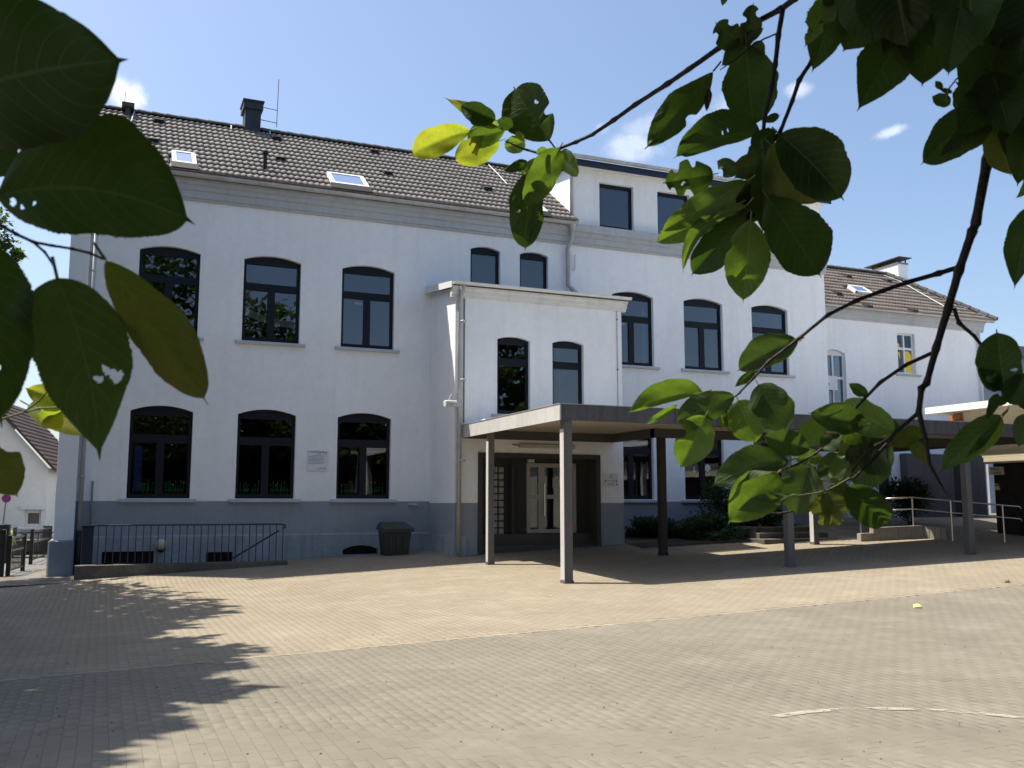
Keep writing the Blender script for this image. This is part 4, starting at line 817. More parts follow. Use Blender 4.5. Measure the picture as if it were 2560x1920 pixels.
def gcov():
    x = rr.uniform(13.0, 17.2); y = rr.uniform(20.5 + max(0, 14.2 - x) * 1.6, 22.9) if x < 14.2 else rr.uniform(20.5, 22.9)
    return (x, y, gz(x, y) + .03 + .38 * rr.random() ** 1.4 * (.6 + .4 * math.sin(x * 5.3) * math.sin(y * 4.1))), 0
leafcloud(cb, 9000, gcov, .09, rr); tag(cb.build('ground_cover', M['shrub']), kind='stuff')
# steps, ramp wall, handrail
gs = gpx(2030, 1352); stp = thing('entrance_steps', 'three broad dark steps behind the canopy posts', 'steps', (16.5, 19.7, .6))
for k in range(3): mb = MB(); zz = gz(16.3, 20) ; mb.bbox(15.2 + .15 * k, 17.55, 19.75 + .38 * k, 21.6, zz - .1 + .14 * k, zz + .06 + .14 * k, .012); mb.build('step', M['kerb'], stp)
rw = MB(); w0_, w1_, w2_ = gpx(2153, 1354), gpx(2310, 1346), gpx(2367, 1351)
def wallseg(mb, a, b, h0, h1, th=.16):
    d = np.array([b[0] - a[0], b[1] - a[1]]); d /= np.linalg.norm(d); n_ = np.array([-d[1], d[0]]) * th; za_, zb_ = gz(a[0], a[1]), gz(b[0], b[1])
    v = [(a[0], a[1], za_ - .1), (b[0], b[1], zb_ - .1), (b[0] + n_[0], b[1] + n_[1], zb_ - .1), (a[0] + n_[0], a[1] + n_[1], za_ - .1), (a[0], a[1], za_ + h0), (b[0], b[1], zb_ + h1), (b[0] + n_[0], b[1] + n_[1], zb_ + h1), (a[0] + n_[0], a[1] + n_[1], za_ + h0)]
    mb.add(v, [(0, 3, 2, 1), (4, 5, 6, 7), (0, 1, 5, 4), (1, 2, 6, 5), (2, 3, 7, 6), (3, 0, 4, 7)])
rampw = thing('ramp_wall', 'low concrete wall of slabs bending along the ramp', 'wall', (18.5, 19, .6))
for k in range(5):
    a = w0_ + (w1_ - w0_) * k / 5; b = w0_ + (w1_ - w0_) * (k + 1) / 5 - (w1_ - w0_) * .006; mb = MB(); wallseg(mb, a, b, .20 if k == 0 else .33, .20 if k == 0 else .33); mb.build('slab', M['concrete'], rampw)
for k in range(4):
    a = w1_ + (w2_ - w1_) * k / 4 + (w2_ - w1_) * .01; b = w1_ + (w2_ - w1_) * (k + 1) / 4 - (w2_ - w1_) * .012; mb = MB(); wallseg(mb, a, b, .33 - .01 * k, .32 - .01 * k); mb.build('slab', M['concrete'], rampw)
hr = thing('ramp_handrail', 'stainless steel double handrail along the ramp', 'handrail', (20, 18.5, .7))
posts = [(gpx(2153, 1352), 1300), (gpx(2285, 1345), 1243), (gpx(2382, 1352), 1252), (gpx(2512, 1357), 1263)]
tops = []
for (b_, ytop) in posts:
    xx_, yy_, dd_ = proj(b_); top = at(xx_ - 2, ytop, dd_); top = np.array([b_[0], b_[1], top[2]]); tops.append(top)
    mb = MB(); mb.tube([b_ - (0, 0, .05), top], .021, 8); mb.build('post', M['steel'], hr)
dR = tops[3] - tops[2]
rail = [tops[1] + (tops[0] - tops[1]) * .5 + (0, 0, .25), tops[1], tops[2], tops[3], tops[3] + dR * .32, tops[3] + dR * .36 - (0, 0, .06)]
mb = MB(); mb.tube(rail, .021, 8); mb.build('top_rail', M['steel'], hr, True)
mb = MB(); mb.tube([r_ - (0, 0, .30) for r_ in rail], .018, 8); mb.build('lower_rail', M['steel'], hr, True)

# ------------------------------------------------------------------ rear wing
YH = 25.0
rear = thing('rear_wing', 'lower white rear wing with hipped brown tiled roof', 'building', (25, YH, .6))
mb = MB(); wh = [arch(21.90, 22.83, 4.35, 6.62, 6.76), rect(25.17, 25.98, 6.10, 7.53), rect(23.6, 24.6, .8, 3.0), rect(26.6, 27.3, 1.7, 3.0)]
h0 = lambda a, b: (a, YH, b); h1 = lambda a, b: (a, YH + .14, b)
holed(mb, rect(19.5, 29.06, .2, 7.86), wh, h0)
for h in wh: reveal(mb, h, h0, h1)
mb.poly([(29.06, YH, .2), (29.06, 32, .2), (29.06, 32, 7.86), (29.06, YH, 7.86)]); mb.build('wall', M['white'], rear)
window(rear, 21.90, 22.83, 4.35, 6.62, 6.76, YH, 'cross', 'whiteframe', transom=(1.42, 1.50)); wq = window(rear, 25.17, 25.98, 6.10, 7.53, 7.53, YH, 'cross', 'whiteframe', transom=(.86, .94))
for pts in ([(25.22, 7.0), (25.40, 7.0), (25.40, 7.12), (25.25, 7.28)], [(25.30, 6.85), (25.40, 6.6), (25.40, 6.9)], [(25.62, 6.15), (25.92, 6.15), (25.92, 6.8), (25.80, 6.92), (25.62, 6.92)]): flat(wq[0], 'curtain', pts, YH + .135, M['yellow'])
mb = MB(); mb.box(19.6, 29, YH + 1.4, YH + 1.5, .4, 7.8); mb.build('interior', M['interior'], rear)
wsg = onY(1920 + 555 / 3.456, 480 + 1659 / 3.456, YH); flat(rear, 'paper_sign', rect(wsg[0] - .30, wsg[0] + .24, wsg[2] - .2, wsg[2] + .28), YH + .02, M['whitepaper']); words_block(rear, [(wsg[2] - .05, .1, wsg[0] - .24, wsg[0] - .1)], 0, 0, YH + .018, M['greyink'], 8)
cornice(19.5, 29.30, YH, 7.82, 8.18, 'cornice', 'cornice', rear, .8); gutter(19.5, 29.55, YH - .28, 8.22, .075, rear)
downpipe([(28.98, YH - .10, 7.8), (28.98, YH - .10, 3.0)], .05, 'whitetrim', rear)
YE2, ZE2, YR2, ZR2 = YH - .36, 8.22, 28., 10.52; AN2 = math.atan2(ZR2 - ZE2, YR2 - YE2); SL2 = math.hypot(ZR2 - ZE2, YR2 - YE2); RW2 = 12; TD2 = SL2 / RW2
hipx = lambda s: 29.6 - (29.6 - 27.75) * s / SL2
s2q = [((2008, 705), (2070, 718), (2110, 740), (2060, 735))]
def onroof2(x, y, lift=0.):
    c_, s_ = math.cos(AN2), math.sin(AN2); d = pray(x, y); nrm = np.array([0, -s_, c_]); p0 = np.array([0, YE2, ZE2]) + nrm * lift; t = (nrm @ (p0 - CAM)) / (nrm @ d); p = CAM + d * t; return p, (p[1] - YE2) * c_ + (p[2] - ZE2) * s_
qa, qb = onroof2(2112, 716), onroof2(2172, 735); ska = (qa[0][0], onroof2(2148, 718)[0][0], onroof2(2160, 736)[1], onroof2(2120, 718)[1])
mb = MB(); c_, s_ = math.cos(AN2), math.sin(AN2); nn = np.array([0, -s_, c_]) * -.04
mb.slab([np.array((19.4, YE2, ZE2)) + nn, np.array((29.55, YE2, ZE2)) + nn, np.array((27.7, YR2, ZR2)) + nn, np.array((19.4, YR2, ZR2)) + nn], np.array([0, -s_, c_]) * -.06)
mb.poly([(29.6, YE2, ZE2), (29.6, 31.4, ZE2), (27.75, YR2, ZR2)]); mb.poly([(29.6, 31.4, ZE2), (19.4, 31.4, ZE2), (19.4, YR2, ZR2), (27.75, YR2, ZR2)]); rroof = mb.build('roof', M['tilebrown'], rear)
tile_roof(rroof, 20.45, 20.45 + 31 * .295, YE2, ZE2, AN2, RW2, .295, TD2, M['tilebrown'], lambda u, s: u < hipx(s) and not (ska[0] - .1 < u < ska[1] + .1 and ska[2] - .1 < s < ska[3] + .1), 150, 'tile')
for i in range(21): o = link('ridge_tile', rcm, rroof, (20.5 + i * .36, YR2, ZR2))
for i in range(13):
    t = (i + .5) / 13; o = link('ridge_tile', rcm, rroof, (29.6 + (27.75 - 29.6) * t, YE2 + (YR2 - YE2) * t, ZE2 + .03 + (ZR2 - ZE2) * t)); o.rotation_euler = (0, -math.atan2(ZR2 - ZE2, math.hypot(1.85, YR2 - YE2)), math.atan2(YR2 - YE2, -1.85))
def rp2(x, s, h): return np.array([x, YE2 + s * c_ - h * s_, ZE2 + s * s_ + h * c_])
a, b, s0, s1 = ska; fr = MB()
for (xa, xb, sa_, sb_) in ((a, b, s0, s0 + .07), (a, b, s1 - .07, s1), (a, a + .07, s0, s1), (b - .07, b, s0, s1)): fr.slab([rp2(xa, sa_, .1), rp2(xb, sa_, .1), rp2(xb, sb_, .1), rp2(xa, sb_, .1)], np.array([0, -s_, c_]) * -.12)
sk = fr.build('skylight', M['whitetrim'], rear); g_ = MB(); g_.slab([rp2(a + .06, s0 + .06, .085), rp2(b - .06, s0 + .06, .085), rp2(b - .06, s1 - .06, .085), rp2(a + .06, s1 - .06, .085)], np.array([0, -s_, c_]) * -.02); g_.build('pane', M['skyglass'], sk)
for x, y in ((2117, 690), (2217, 701), (2168, 765), (2281, 776), (2092, 733)): p, s = onroof2(x, y, .03); o = link('vent_tile', vm_, rroof, p); o.rotation_euler = (AN2, 0, 0)
mb = MB(); mb.tube([onroof2(2210, 688, .08)[0], onroof2(2250, 703, .08)[0], onroof2(2365, 768, .08)[0]], .015, 5); mb.build('lightning_wire', M['whitetrim'], rear)
# white chimney with sloping cover plate
x0c, x1c = onY(2246, 680, 27.6)[0], onY(2269, 680, 27.6)[0]; ztc = onY(2250, 656, 27.6)[2]; yb_ = onX(2176, 678, x0c)[1]
mb = MB(); mb.box(x0c, x1c, 27.6, min(yb_, 30), 9.4, ztc); chr_ = mb.build('chimney', M['white'], rear, label='broad white chimney with tilted cover plate')
mb = MB(); yy1 = min(yb_, 30) + .25; mb.slab([(x0c - .1, 27.45, ztc + .17), (x1c + .1, 27.45, ztc + .17), (x1c + .1, yy1, ztc + .14), (x0c - .1, yy1, ztc + .14)], (0, 0, .03)); mb.build('cover_or_sunlit_plate', M['beam'], chr_)
mb = MB()
for xx_, yy_ in ((x0c + .04, 27.65), (x1c - .04, 27.65), (x0c + .04, yy1 - .35), (x1c - .04, yy1 - .35)): mb.box(xx_ - .02, xx_ + .02, yy_ - .02, yy_ + .02, ztc, ztc + .145)
mb.build('bracket', M['black'], chr_); mb = MB(); mb.box(x0c - .03, x1c + .03, 27.57, yy1 - .22, ztc - .06, ztc - .0); mb.build('coping', M['zincdark'], chr_)
# doorway of the rear wing
mb = MB(); mb.box(23.62, 24.58, YH + .10, YH + .14, .8, 2.98); d2 = mb.build('door', M['navy'], rear); flat(d2, 'notice', rect(23.72, 23.98, 1.7, 2.2), YH + .085, M['drape']); mb = MB(); mb.box(24.45, 24.5, YH + .05, YH + .10, 1.6, 1.75); mb.build('handle', M['steel'], d2)
mb = MB(); mb.box(25.0, 28.6, YH - .35, YH - .02, .4, 3.3); mb.build('lobby', M['fasciadk'], rear); mb = MB(); mb.box(27.1, 27.6, YH - .36, YH - .352, .6, 3.1); mb.build('door', M['black'], rear)
mb = MB(); mb.tube([(26.0, YH - .355, 2.0), (26.0, YH - .375, 2.0)], .3, 16); o = mb.build('oval_sign', M['beam'], rear)
for k, (x, mt) in enumerate(((21.95, 'whitetrim'), (22.5, 'navy'), (23.15, 'whitetrim'))):
    mb = MB(); mb.bbox(x, x + (.16 if k != 1 else .2), YH - .75, YH - .55, .4, 3.4, .01); tag(mb.build('porch_post', M[mt]), ('white slim post of the rear doorway, left of the dark blue one', 'dark blue post between two white posts at the rear doorway', 'white post nearest the rear door')[k], 'post', 'posts at the rear doorway')

# ------------------------------------------------------------------ pavilion on the right
pav = thing('pavilion', 'beige boarded pavilion with white roof edge and brown brick base', 'building', (24, 15, .6))
XP = 22.5
mb = MB(); mb.box(XP, 40, 5, 20.0, 3.14, 4.22)
pw = mb.build('upper_wall', M['beige'], pav)
for k in range(8): mb = MB(); z = 3.16 + k * .13; mb.box(XP - .018, XP - .002, 5, 20.0, z, z + .122); mb.build('board', M['beige'], pav)
mb = MB(); mb.slab([(21.5, 4.6, 4.20), (40, 4.6, 4.20), (40, 20.4, 4.20), (21.5, 20.4, 4.20)], (0, 0, .10)); mb.build('roof_slab', M['whiteroof'], pav)
mb = MB(); mb.box(21.49, 40, 20.38, 20.42, 4.14, 4.30); mb.box(21.47, 21.51, 4.6, 20.42, 4.14, 4.32); mb.build('roof_edge', M['whiteroof'], pav)
mb = MB()
for k in range(6): mb.box(XP + .02, 40, 19.72 + k * .14, 19.72 + k * .14 + .12, 4.08 - .02 * k, 4.18)
mb.box(XP + .1, 40, 19.9, 20.3, 3.5, 4.05); mb.build('eaves_board', M['orangewood'], pav)
bandz = MB(); n_b = 9
for k in range(3):
    mb = MB(); z0 = 2.68 + k * .17; mb.bbox(21.98, 22.12, 5, 19.02 - (.04 if k == 0 else 0), z0, z0 + .165, .004); mb.build('fascia_panel', M['beige'], pav)
mb = MB(); mb.box(22.121, 40, 5, 19.0, 2.70, 3.13); mb.build('lintel', M['beam'], pav)
# brown clinker base wall with its own bricks
mb = MB(); mb.box(22.30, 40, 5, 18.95, .3, 2.69); mb.build('base_wall', M['clinkerjoint'], pav)
bk = MB(); bk.bbox(-.008, .008, -.118, .118, -.031, .031, .003); kme = bpy.data.meshes.new('brick'); kme.from_pydata(bk.v, [], bk.f); kme.materials.append(pm('brown_clinker', (.034, .025, .02), .8, .3, 6, .15))
bv, bf = [], []; cnt = 0; kv_ = np.array(bk.v)
for r in range(30):
    for c in range(26):
        y = 18.82 - c * .25 - (.125 if r % 2 else 0); z = .66 + r * .074 - 0; 
        if y < 12: continue
        if c < 10: link('brick', kme, pav, (22.298, y, z)); cnt += 1
        else: bf += [tuple(q + len(bv) * 1 for q in f) for f in bk.f]; bv += [tuple(p) for p in kv_ + (22.298, y, z)]
mb = MB(); mb.v = bv; mb.f = bf; mb.mi = [0] * len(bf); o = mb.build('brick_field', kme.materials[0], pav); tag(o, kind='stuff')
os_ = thing('wall_sign', 'white sign reading Offener Ganztag on the brown brick wall', 'sign', (22.2, 18.3, 2.4))
ta, tb = onX(2471.5, 1168, 22.27), onX(2510.5, 1186.5, 22.27)
mb = MB(); mb.box(22.255, 22.275, tb[1], ta[1], tb[2], ta[2]); mb.build('board', M['whiteplastic'], os_)
def text(parent, body, size, loc, rot, mat, align='LEFT'):
    cu = bpy.data.curves.new('lettering', 'FONT'); cu.body = body; cu.size = size; cu.extrude = .001; cu.align_x = align; cu.materials.append(mat); o = bpy.data.objects.new('lettering', cu); COL.objects.link(o)
    me = bpy.data.meshes.new_from_object(o.evaluated_get(bpy.context.evaluated_depsgraph_get())); bpy.data.objects.remove(o); me.name = 'lettering'; o = link('lettering', me, parent, loc); o.rotation_euler = rot; return o
hh = ta[2] - tb[2]; ww = ta[1] - tb[1]
text(os_, 'Offener', hh * .46, (22.252, ta[1] - ww * .10, tb[2] + hh * .56), (math.pi / 2, 0, -math.pi / 2), M['ink']); text(os_, 'Ganztag', hh * .46, (22.252, ta[1] - ww * .16, tb[2] + hh * .16), (math.pi / 2, 0, -math.pi / 2), M['ink'])

# blue-grey block far right behind the pavilion
bbx = MB(); pA, pB = onY(1920 + 1845 / 3.456, 480 + 1430 / 3.456, 34), onY(2600, 885, 34); zt2 = onY(2545, 868, 34)[2]
fb_ = thing('flat_roofed_block', 'blue-grey flat-roofed block behind the rear wing at the right edge', 'building', (44, 34, 0))
mb = MB(); mb.box(pA[0], 60, 34, 44, 0, zt2 - .5); mb.build('wall', M['plinth'], fb_); mb = MB(); mb.box(pA[0] - .3, 60, 33.7, 44.3, zt2 - .5, zt2); mb.build('roof_edge', M['zincdark'], fb_)

# ------------------------------------------------------------------ street side on the left
YN = 36.
e0 = onY(145, 1180, YN); ap = onY(10, 1020, YN); ax_, az_ = ap[0] - .4, ap[2] + .25
nb = thing('neighbouring_house', 'white gabled house with brown tiled roof across the street on the left', 'house', (ax_, YN, -.1)); half = e0[0] - ax_
mb = MB(); hw = half - .25; zev = e0[2] + .12; nwin = [rect(onY(65, 1275, YN)[0], onY(107, 1275, YN)[0], onY(80, 1317, YN)[2], onY(80, 1275, YN)[2])]
n0_ = lambda a, b: (a, YN, b); n1_ = lambda a, b: (a, YN + .15, b); outl = [(ax_ - hw, -.6), (ax_ + hw, -.6), (ax_ + hw, zev), (ax_, az_ - .1), (ax_ - hw, zev)]
nwin.append(rect(onY(-12, 1200, YN)[0], onY(4, 1200, YN)[0], onY(2, 1212, YN)[2], onY(2, 1190, YN)[2]))
holed(mb, outl, nwin, n0_)
for h in nwin: reveal(mb, h, n0_, n1_)
mb.poly([(ax_ + hw, YN, -.6), (ax_ + hw, YN + 7, -.6), (ax_ + hw, YN + 7, zev), (ax_ + hw, YN, zev)]); mb.build('wall', M['neighbourwall'], nb)
for h in nwin: window(nb, h[0][0], h[1][0], h[0][1], h[2][1], h[2][1], YN, 'single', 'whiteframe', sillm='whitetrim')
h = nwin[0]; mb = MB(); mb.box(h[0][0] - .12, h[1][0] + .12, YN - .08, YN - .005, h[2][1] + .02, h[2][1] + .16); mb.build('shutter_box', M['whitetrim'], nb)
mb = MB(); mb.box(ax_ - hw + .1, ax_ + hw - .1, YN + .9, YN + 1, -.4, zev); mb.build('interior', M['interior'], nb)
ANN = math.atan2(az_ - e0[2], half); SLN = math.hypot(az_ - e0[2], half)
mb = MB()
for sgn in (1, -1): mb.slab([(ax_, YN - .3, az_), (ax_ + sgn * half, YN - .3, e0[2]), (ax_ + sgn * half, YN + 5.2, e0[2]), (ax_, YN + 5.2, az_)], (0, 0, .07))
nroof = mb.build('roof', M['tiledark'], nb)
tmN = tile_mesh('tile', .3, SLN / 15, M['tiledark']); tvv = np.array([v.co[:] for v in tmN.vertices]); tff = [tuple(p.vertices) for p in tmN.polygons]; vs, fs = [], []
# tiles on the right-hand slope: courses run along the ridge (Y), up the slope towards -X
Ey = np.array([0, 1., 0]); Es = np.array([-math.cos(ANN), 0, math.sin(ANN)]); En = np.array([math.sin(ANN), 0, math.cos(ANN)]); k = len(tvv); j = 0; pl_ = wloc(nroof)
for r in range(15):
    for c in range(18):
        o_ = np.array([ax_ + half, YN - .3, e0[2] + .09]) + Es * (r + .5) * SLN / 15 + Ey * (c + .5) * .3
        vs.append(tvv[:, :1] * Ey + tvv[:, 1:2] * Es + tvv[:, 2:] * En + o_ - pl_); fs += [tuple(q + j * k for q in f) for f in tff]; j += 1
me = bpy.data.meshes.new('tile_field'); me.from_pydata(np.concatenate(vs).tolist(), [], fs); me.materials.append(M['tiledark']); tag(link('tile_field', me, nroof), kind='stuff')
sA, sB = onY(75, 1075, YN), 0
def nslope(x, y, lift):
    d = pray(x, y); p0 = np.array([ax_ + half, YN, e0[2]]) + En * lift; t = (En @ (p0 - CAM)) / (En @ d); return CAM + d * t
qs = [nslope(x, y, .16) for x, y in ((72, 1073), (77, 1073), (93, 1094), (88, 1096))]; mb = MB(); mb.slab(qs, -En * .08); mb.build('skylight', M['whitetrim'], nb)
mb = MB(); qd = onY(112, 1314, YN); mb.box(qd[0], onY(131, 1330, YN)[0], YN - .05, YN - .005, -.5, qd[2]); mb.build('door', M['brownroof'], nb)
nb.rotation_euler = (0, 0, math.radians(-9.8))
# fences and gate along the path
def gate(name, label, cat, a, b, h, nb_, mat='black', group=None, posts=True):
    a, b = np.array(a, float), np.array(b, float); t = thing(name, label, cat, (a + b) / 2, group); d = b - a
    if posts:
        for p in (a, b): mb = MB(); mb.bbox(p[0] - .045, p[0] + .045, p[1] - .045, p[1] + .045, p[2] - .1, p[2] + h + .06, .006); mb.build('post', M[mat], t)
    for zz in (.12, h * .66, h):
        mb = MB(); mb.slab([a + (0, 0, zz - .02), b + (0, 0, zz - .02), b + (0, 0, zz + .02), a + (0, 0, zz + .02)], (.025, .01, 0)); mb.build('rail', M[mat], t)
    bm_ = MB(); bm_.tube([(0, 0, .1), (0, 0, h)], .009, 5); me = bpy.data.meshes.new('bar'); me.from_pydata(bm_.v, [], bm_.f); me.materials.append(M[mat])
    for i in range(1, nb_): link('bar', me, t, a + d * i / nb_)
    return t
g1_, g2_ = gpx(19, 1440), gpx(56, 1428)
gate('path_gate', 'black barred gate standing nearest the corner of the school', 'gate', g1_, g2_, .82, 12)
e_ = gpx(76, 1412); f_ = gpx(122, 1394)
gate('metal_fence', 'black bar fence behind the path gate beside the school corner', 'fence', e_, f_, .85, 14)
gate('metal_fence', 'black bar fence running off the left edge from the path gate', 'fence', g1_ + np.array([-.12, -.05, 0]), g1_ + np.array([-3.2, -.3, 0]), .95, 24)
mb = MB(); a_ = gpx(8, 1415); mb.bbox(a_[0] - .5, a_[0] + .02, a_[1] + .9, a_[1] + 1.3, -.1, 1.05, .01); tag(mb.build('gate_pillar', M['black']), 'dark solid gate pillar at the left edge', 'pillar')
yl = 31.
for i, (xa, xb) in enumerate(((-30, -4.2), (-4.1, -1.3))):
    gate('street_fence', ('long black railing along the street in front of the white house', 'short black railing along the street beside the school')[i], 'fence', (xa, yl, -.05), (xb, yl, -.05), .82, int((xb - xa) / .14), 'black')
mb = MB(); mb.box(-30, -2.4, yl + .5, yl + .8, -.2, .62); tag(mb.build('street_wall', M['beam']), 'low dark wall along the street below the white house', 'wall')
# round no-stopping sign
c_s = onY(16, 1246, 29.); bs_ = onY(4, 1335, 29.); rs = thing('traffic_sign', 'round red and blue no-stopping sign on a thin pole', 'traffic sign', (c_s[0], 29, .0))
def disc(cx, cy, cz, r, th, n=20):
    mb = MB(); mb.tube([(cx, cy - th, cz), (cx, cy, cz)], r, n); return mb
mb = MB(); mb.tube([(bs_[0] - .1, 29.02, -.2), (bs_[0], 29.02, bs_[2]), (c_s[0], 29.02, c_s[2] + .06)], .025, 8); mb.build('pole', M['zincdark'], rs)
disc(c_s[0], 28.98, c_s[2], .115, .01).build('plate', M['red'], rs); disc(c_s[0], 28.968, c_s[2], .088, .004).build('face', M['blue'], rs)
mb = MB()
for s_x in (1, -1): mb.slab([(c_s[0] - s_x * .07 - .01, 28.96, c_s[2] - .06), (c_s[0] - s_x * .07 + .01, 28.96, c_s[2] - .08), (c_s[0] + s_x * .07 + .01, 28.96, c_s[2] + .06), (c_s[0] + s_x * .07 - .01, 28.96, c_s[2] + .08)], (0, -.003 - .001 * s_x, 0))
mb.build('cross', M['red'], rs)
# lime child-shaped traffic figure
fp = onY(21, 1375, 29.5); ft_ = onY(21, 1326, 29.5); H_ = ft_[2] - fp[2] + .25; z0 = fp[2] - .25; lf = thing('traffic_figure', 'lime green child-shaped warning figure behind the gate', 'figure', (fp[0], 29.5, z0))
mb = MB(); mb.tube([(fp[0], 29.5, z0), (fp[0] + .01, 29.5, z0 + H_ * .45), (fp[0] + .03, 29.5, z0 + H_ * .5), (fp[0] + .02, 29.5, z0 + H_ * .75), (fp[0] + .01, 29.5, z0 + H_ * .82)], [.06, .075, .10, .12, .05], 10); mb.tube([(fp[0] + .09, 29.5, z0 + H_ * .75), (fp[0] + .17, 29.48, z0 + H_ * .5)], [.035, .03], 6); mb.tube([(fp[0] - .06, 29.5, z0 + H_ * .75), (fp[0] - .13, 29.48, z0 + H_ * .52)], [.035, .03], 6); mb.build('body', M['lime'], lf, True)
mb = MB(); ball(mb, (fp[0] + .01, 29.5, z0 + H_ * .90), H_ * .10); mb.build('head', M['lime'], lf, True)
pc = thing('parked_car', 'dark parked car half hidden behind the street fence', 'car', (-4.3, 34.2, .1))
mb = MB(); mb.profile([(33.4, .25), (33.4, .75), (33.55, .85), (34.95, .85), (35.1, .75), (35.1, .25)], -6.6, -2.6); mb.build('body', M['slate'], pc)
mb = MB(); mb.add([(-6.0, 33.5, .85), (-3.4, 33.5, .85), (-3.4, 35.0, .85), (-6.0, 35.0, .85), (-5.5, 33.65, 1.35), (-4.1, 33.65, 1.35), (-4.1, 34.85, 1.35), (-5.5, 34.85, 1.35)], [(0, 1, 5, 4), (1, 2, 6, 5), (2, 3, 7, 6), (3, 0, 4, 7), (4, 5, 6, 7)]); mb.build('cabin', M['glass'], pc)
for x in (-5.9, -3.3):
    for y in (33.42, 35.08): mb = MB(); mb.tube([(x, y - .08, .32), (x, y + .08, .32)], .3, 14); mb.build('wheel', M['black'], pc)

# ------------------------------------------------------------------ trees
def tree(name, label, base, th, tr, crown_fn, n, size, seed, limbs, group=None, mat='foliage'):
    rr = random.Random(seed); t = thing(name, label, 'tree', base, group); b = np.array(base, float)
    mb = MB(); mb.tube([b - (0, 0, .2), b + (tr * .3, 0, th * .3), b + (0, tr * .4, th * .7), b + (0, 0, th)], [tr * 1.3, tr, tr * .8, tr * .6], 10)
    for l in limbs: l = np.array(l, float); s_ = b + (0, 0, th * rr.uniform(.55, .95)); mb.tube([s_, (s_ + l) / 2 + (0, 0, .3), l], [tr * .45, tr * .28, tr * .08], 7)
    mb.build('trunk', M['trunkbark'], t)
    cb = MB(); leafcloud(cb, n, lambda: (crown_fn(rr), 0), size, rr); cb.build('crown', M[mat], t); return t
def blobs(rr, bl):
    c = rr.choice(bl); v = np.array([rr.gauss(0, 1), rr.gauss(0, 1), rr.gauss(0, 1)]); v /= np.linalg.norm(v); r = c[3] * rr.uniform(.35, 1.05); return (c[0] + v[0] * r, c[1] + v[1] * r, c[2] + v[2] * r * .8)
# big tree left of the view: its crown throws the ragged shade over the left of the yard
SX, SY = -SUN.x / SUN.z, -SUN.y / SUN.z           # shadow offset per metre of height
shade = [(6.0, -.5), (7.0, .0), (8.0, .45), (8.7, .85), (9.2, 1.1), (9.8, .8), (10.5, 1.3), (11.3, 1.5), (12.2, 1.0), (13, .5), (14.2, .95), (15.3, 1.8), (16.3, 2.8), (17.3, 1.8), (18.3, 1.2), (19.3, 1.6), (20.6, 1.3), (22, .9)]
sy_, sx_ = [a for a, b in shade], [b for a, b in shade]
def crown_left(rr):
    while True:
        ys_ = rr.uniform(6.2, 22.5); z = rr.uniform(4.2, 12.5); edge = np.interp(ys_, sy_, sx_) + .35 * math.sin(ys_ * 5.1) * rr.random() - abs(rr.gauss(0, .09))
        xs2 = edge - 11 * rr.random() ** 1.3; x, y = xs2 - SX * z, ys_ - SY * z
        if x < -.125 * y - .65 and ((y - 15) / 9.5) ** 2 + ((z - 8) / 5) ** 2 < 1.15: return (x, y, z)
tree('tree', 'tall tree left of the yard whose crown shades the paving', (-6.5, 15.5, -.2), 6.0, .28, crown_left, 36000, .36, 11, [(-4, 13, 9), (-4.5, 18, 9), (-8, 14, 10), (-5, 11, 7)])
# fine foliage seen past the left edge of the roof
bl = []
for x, y, r in ((-20, 520, .7), (10, 555, .45), (30, 610, .3), (-10, 640, .6), (40, 665, .28), (-5, 720, .45), (30, 780, .25), (-40, 600, .9), (60, 640, .2)):
    p = at(x - 18, y, 26); bl.append((p[0], p[1], p[2], r))
tree('tree', 'fine-leaved tree seen past the left gable of the school', (-5.2, 25.5, 0), 5.0, .16, lambda rr: blobs(rr, bl), 1500, .15, 12, [tuple(b[:3]) for b in bl[:5]])
# trees behind the camera that the windows mirror
for k, (x, y, h, r, lab) in enumerate(((2.6, -7, 17.5, 5.0, 'tallest broad tree behind the yard, mirrored in the left windows'), (8.0, -8, 13.6, 3.6, 'broad tree mirrored in the middle left windows'), (-6, -8, 13.5, 4, 'broad tree farthest left behind the yard'), (13.2, -9, 10.5, 2.8, 'smaller tree mirrored beside the porch'), (18.5, -10, 8.8, 2.4, 'lowest tree right of the row behind the yard'), (21.5, -9, 12.5, 2.5, 'narrow tree mirrored in the porch windows'), (36.8, -11, 11.2, 2.4, 'tree mirrored low in the right wing windows'))):
    rr0 = random.Random(40 + k); bl2 = [(x + rr0.uniform(-.55, .55) * r, y + rr0.uniform(-.5, .5) * r, h * rr0.uniform(.35, .82), r * rr0.uniform(.35, .6)) for _ in range(13)] + [(x, y, h - r * .5, r * .5)]
    tree('tree', lab, (x, y, 0), h * .45, .22, lambda rr, b=bl2: blobs(rr, b), 6000, .5, 60 + k, [b[:3] for b in bl2[:5]], 'trees behind the yard')
rr = random.Random(31); hd = thing('hedge', 'tall dense hedge along the back of the yard, mirrored in the lower windows', 'hedge', (3, -10, 0)); cb = MB(); leafcloud(cb, 9000, lambda: ((rr.uniform(-18, 19), rr.gauss(-10.5, .5), 5.2 * rr.random() ** .8), 0), .5, rr); cb.build('foliage', M['shrub'], hd); mb = MB(); mb.box(-18, 19, -11.4, -11.2, 0, 4.9); mb.build('stem', M['trunkbark'], hd)
mb = MB(); mb.box(20, 46, -20, -15, 0, 4.4); hall = mb.build('wall', M['beige']); 
hb = thing('sports_hall', 'low beige hall across the yard, mirrored in the entrance glass', 'building', (33, -17, 0)); hall.parent = hb; hall.location = tuple(-wloc(hb)); mb = MB(); mb.box(19.7, 46.3, -20.3, -14.7, 4.4, 4.65); mb.build('roof_edge', M['zincdark'], hb)

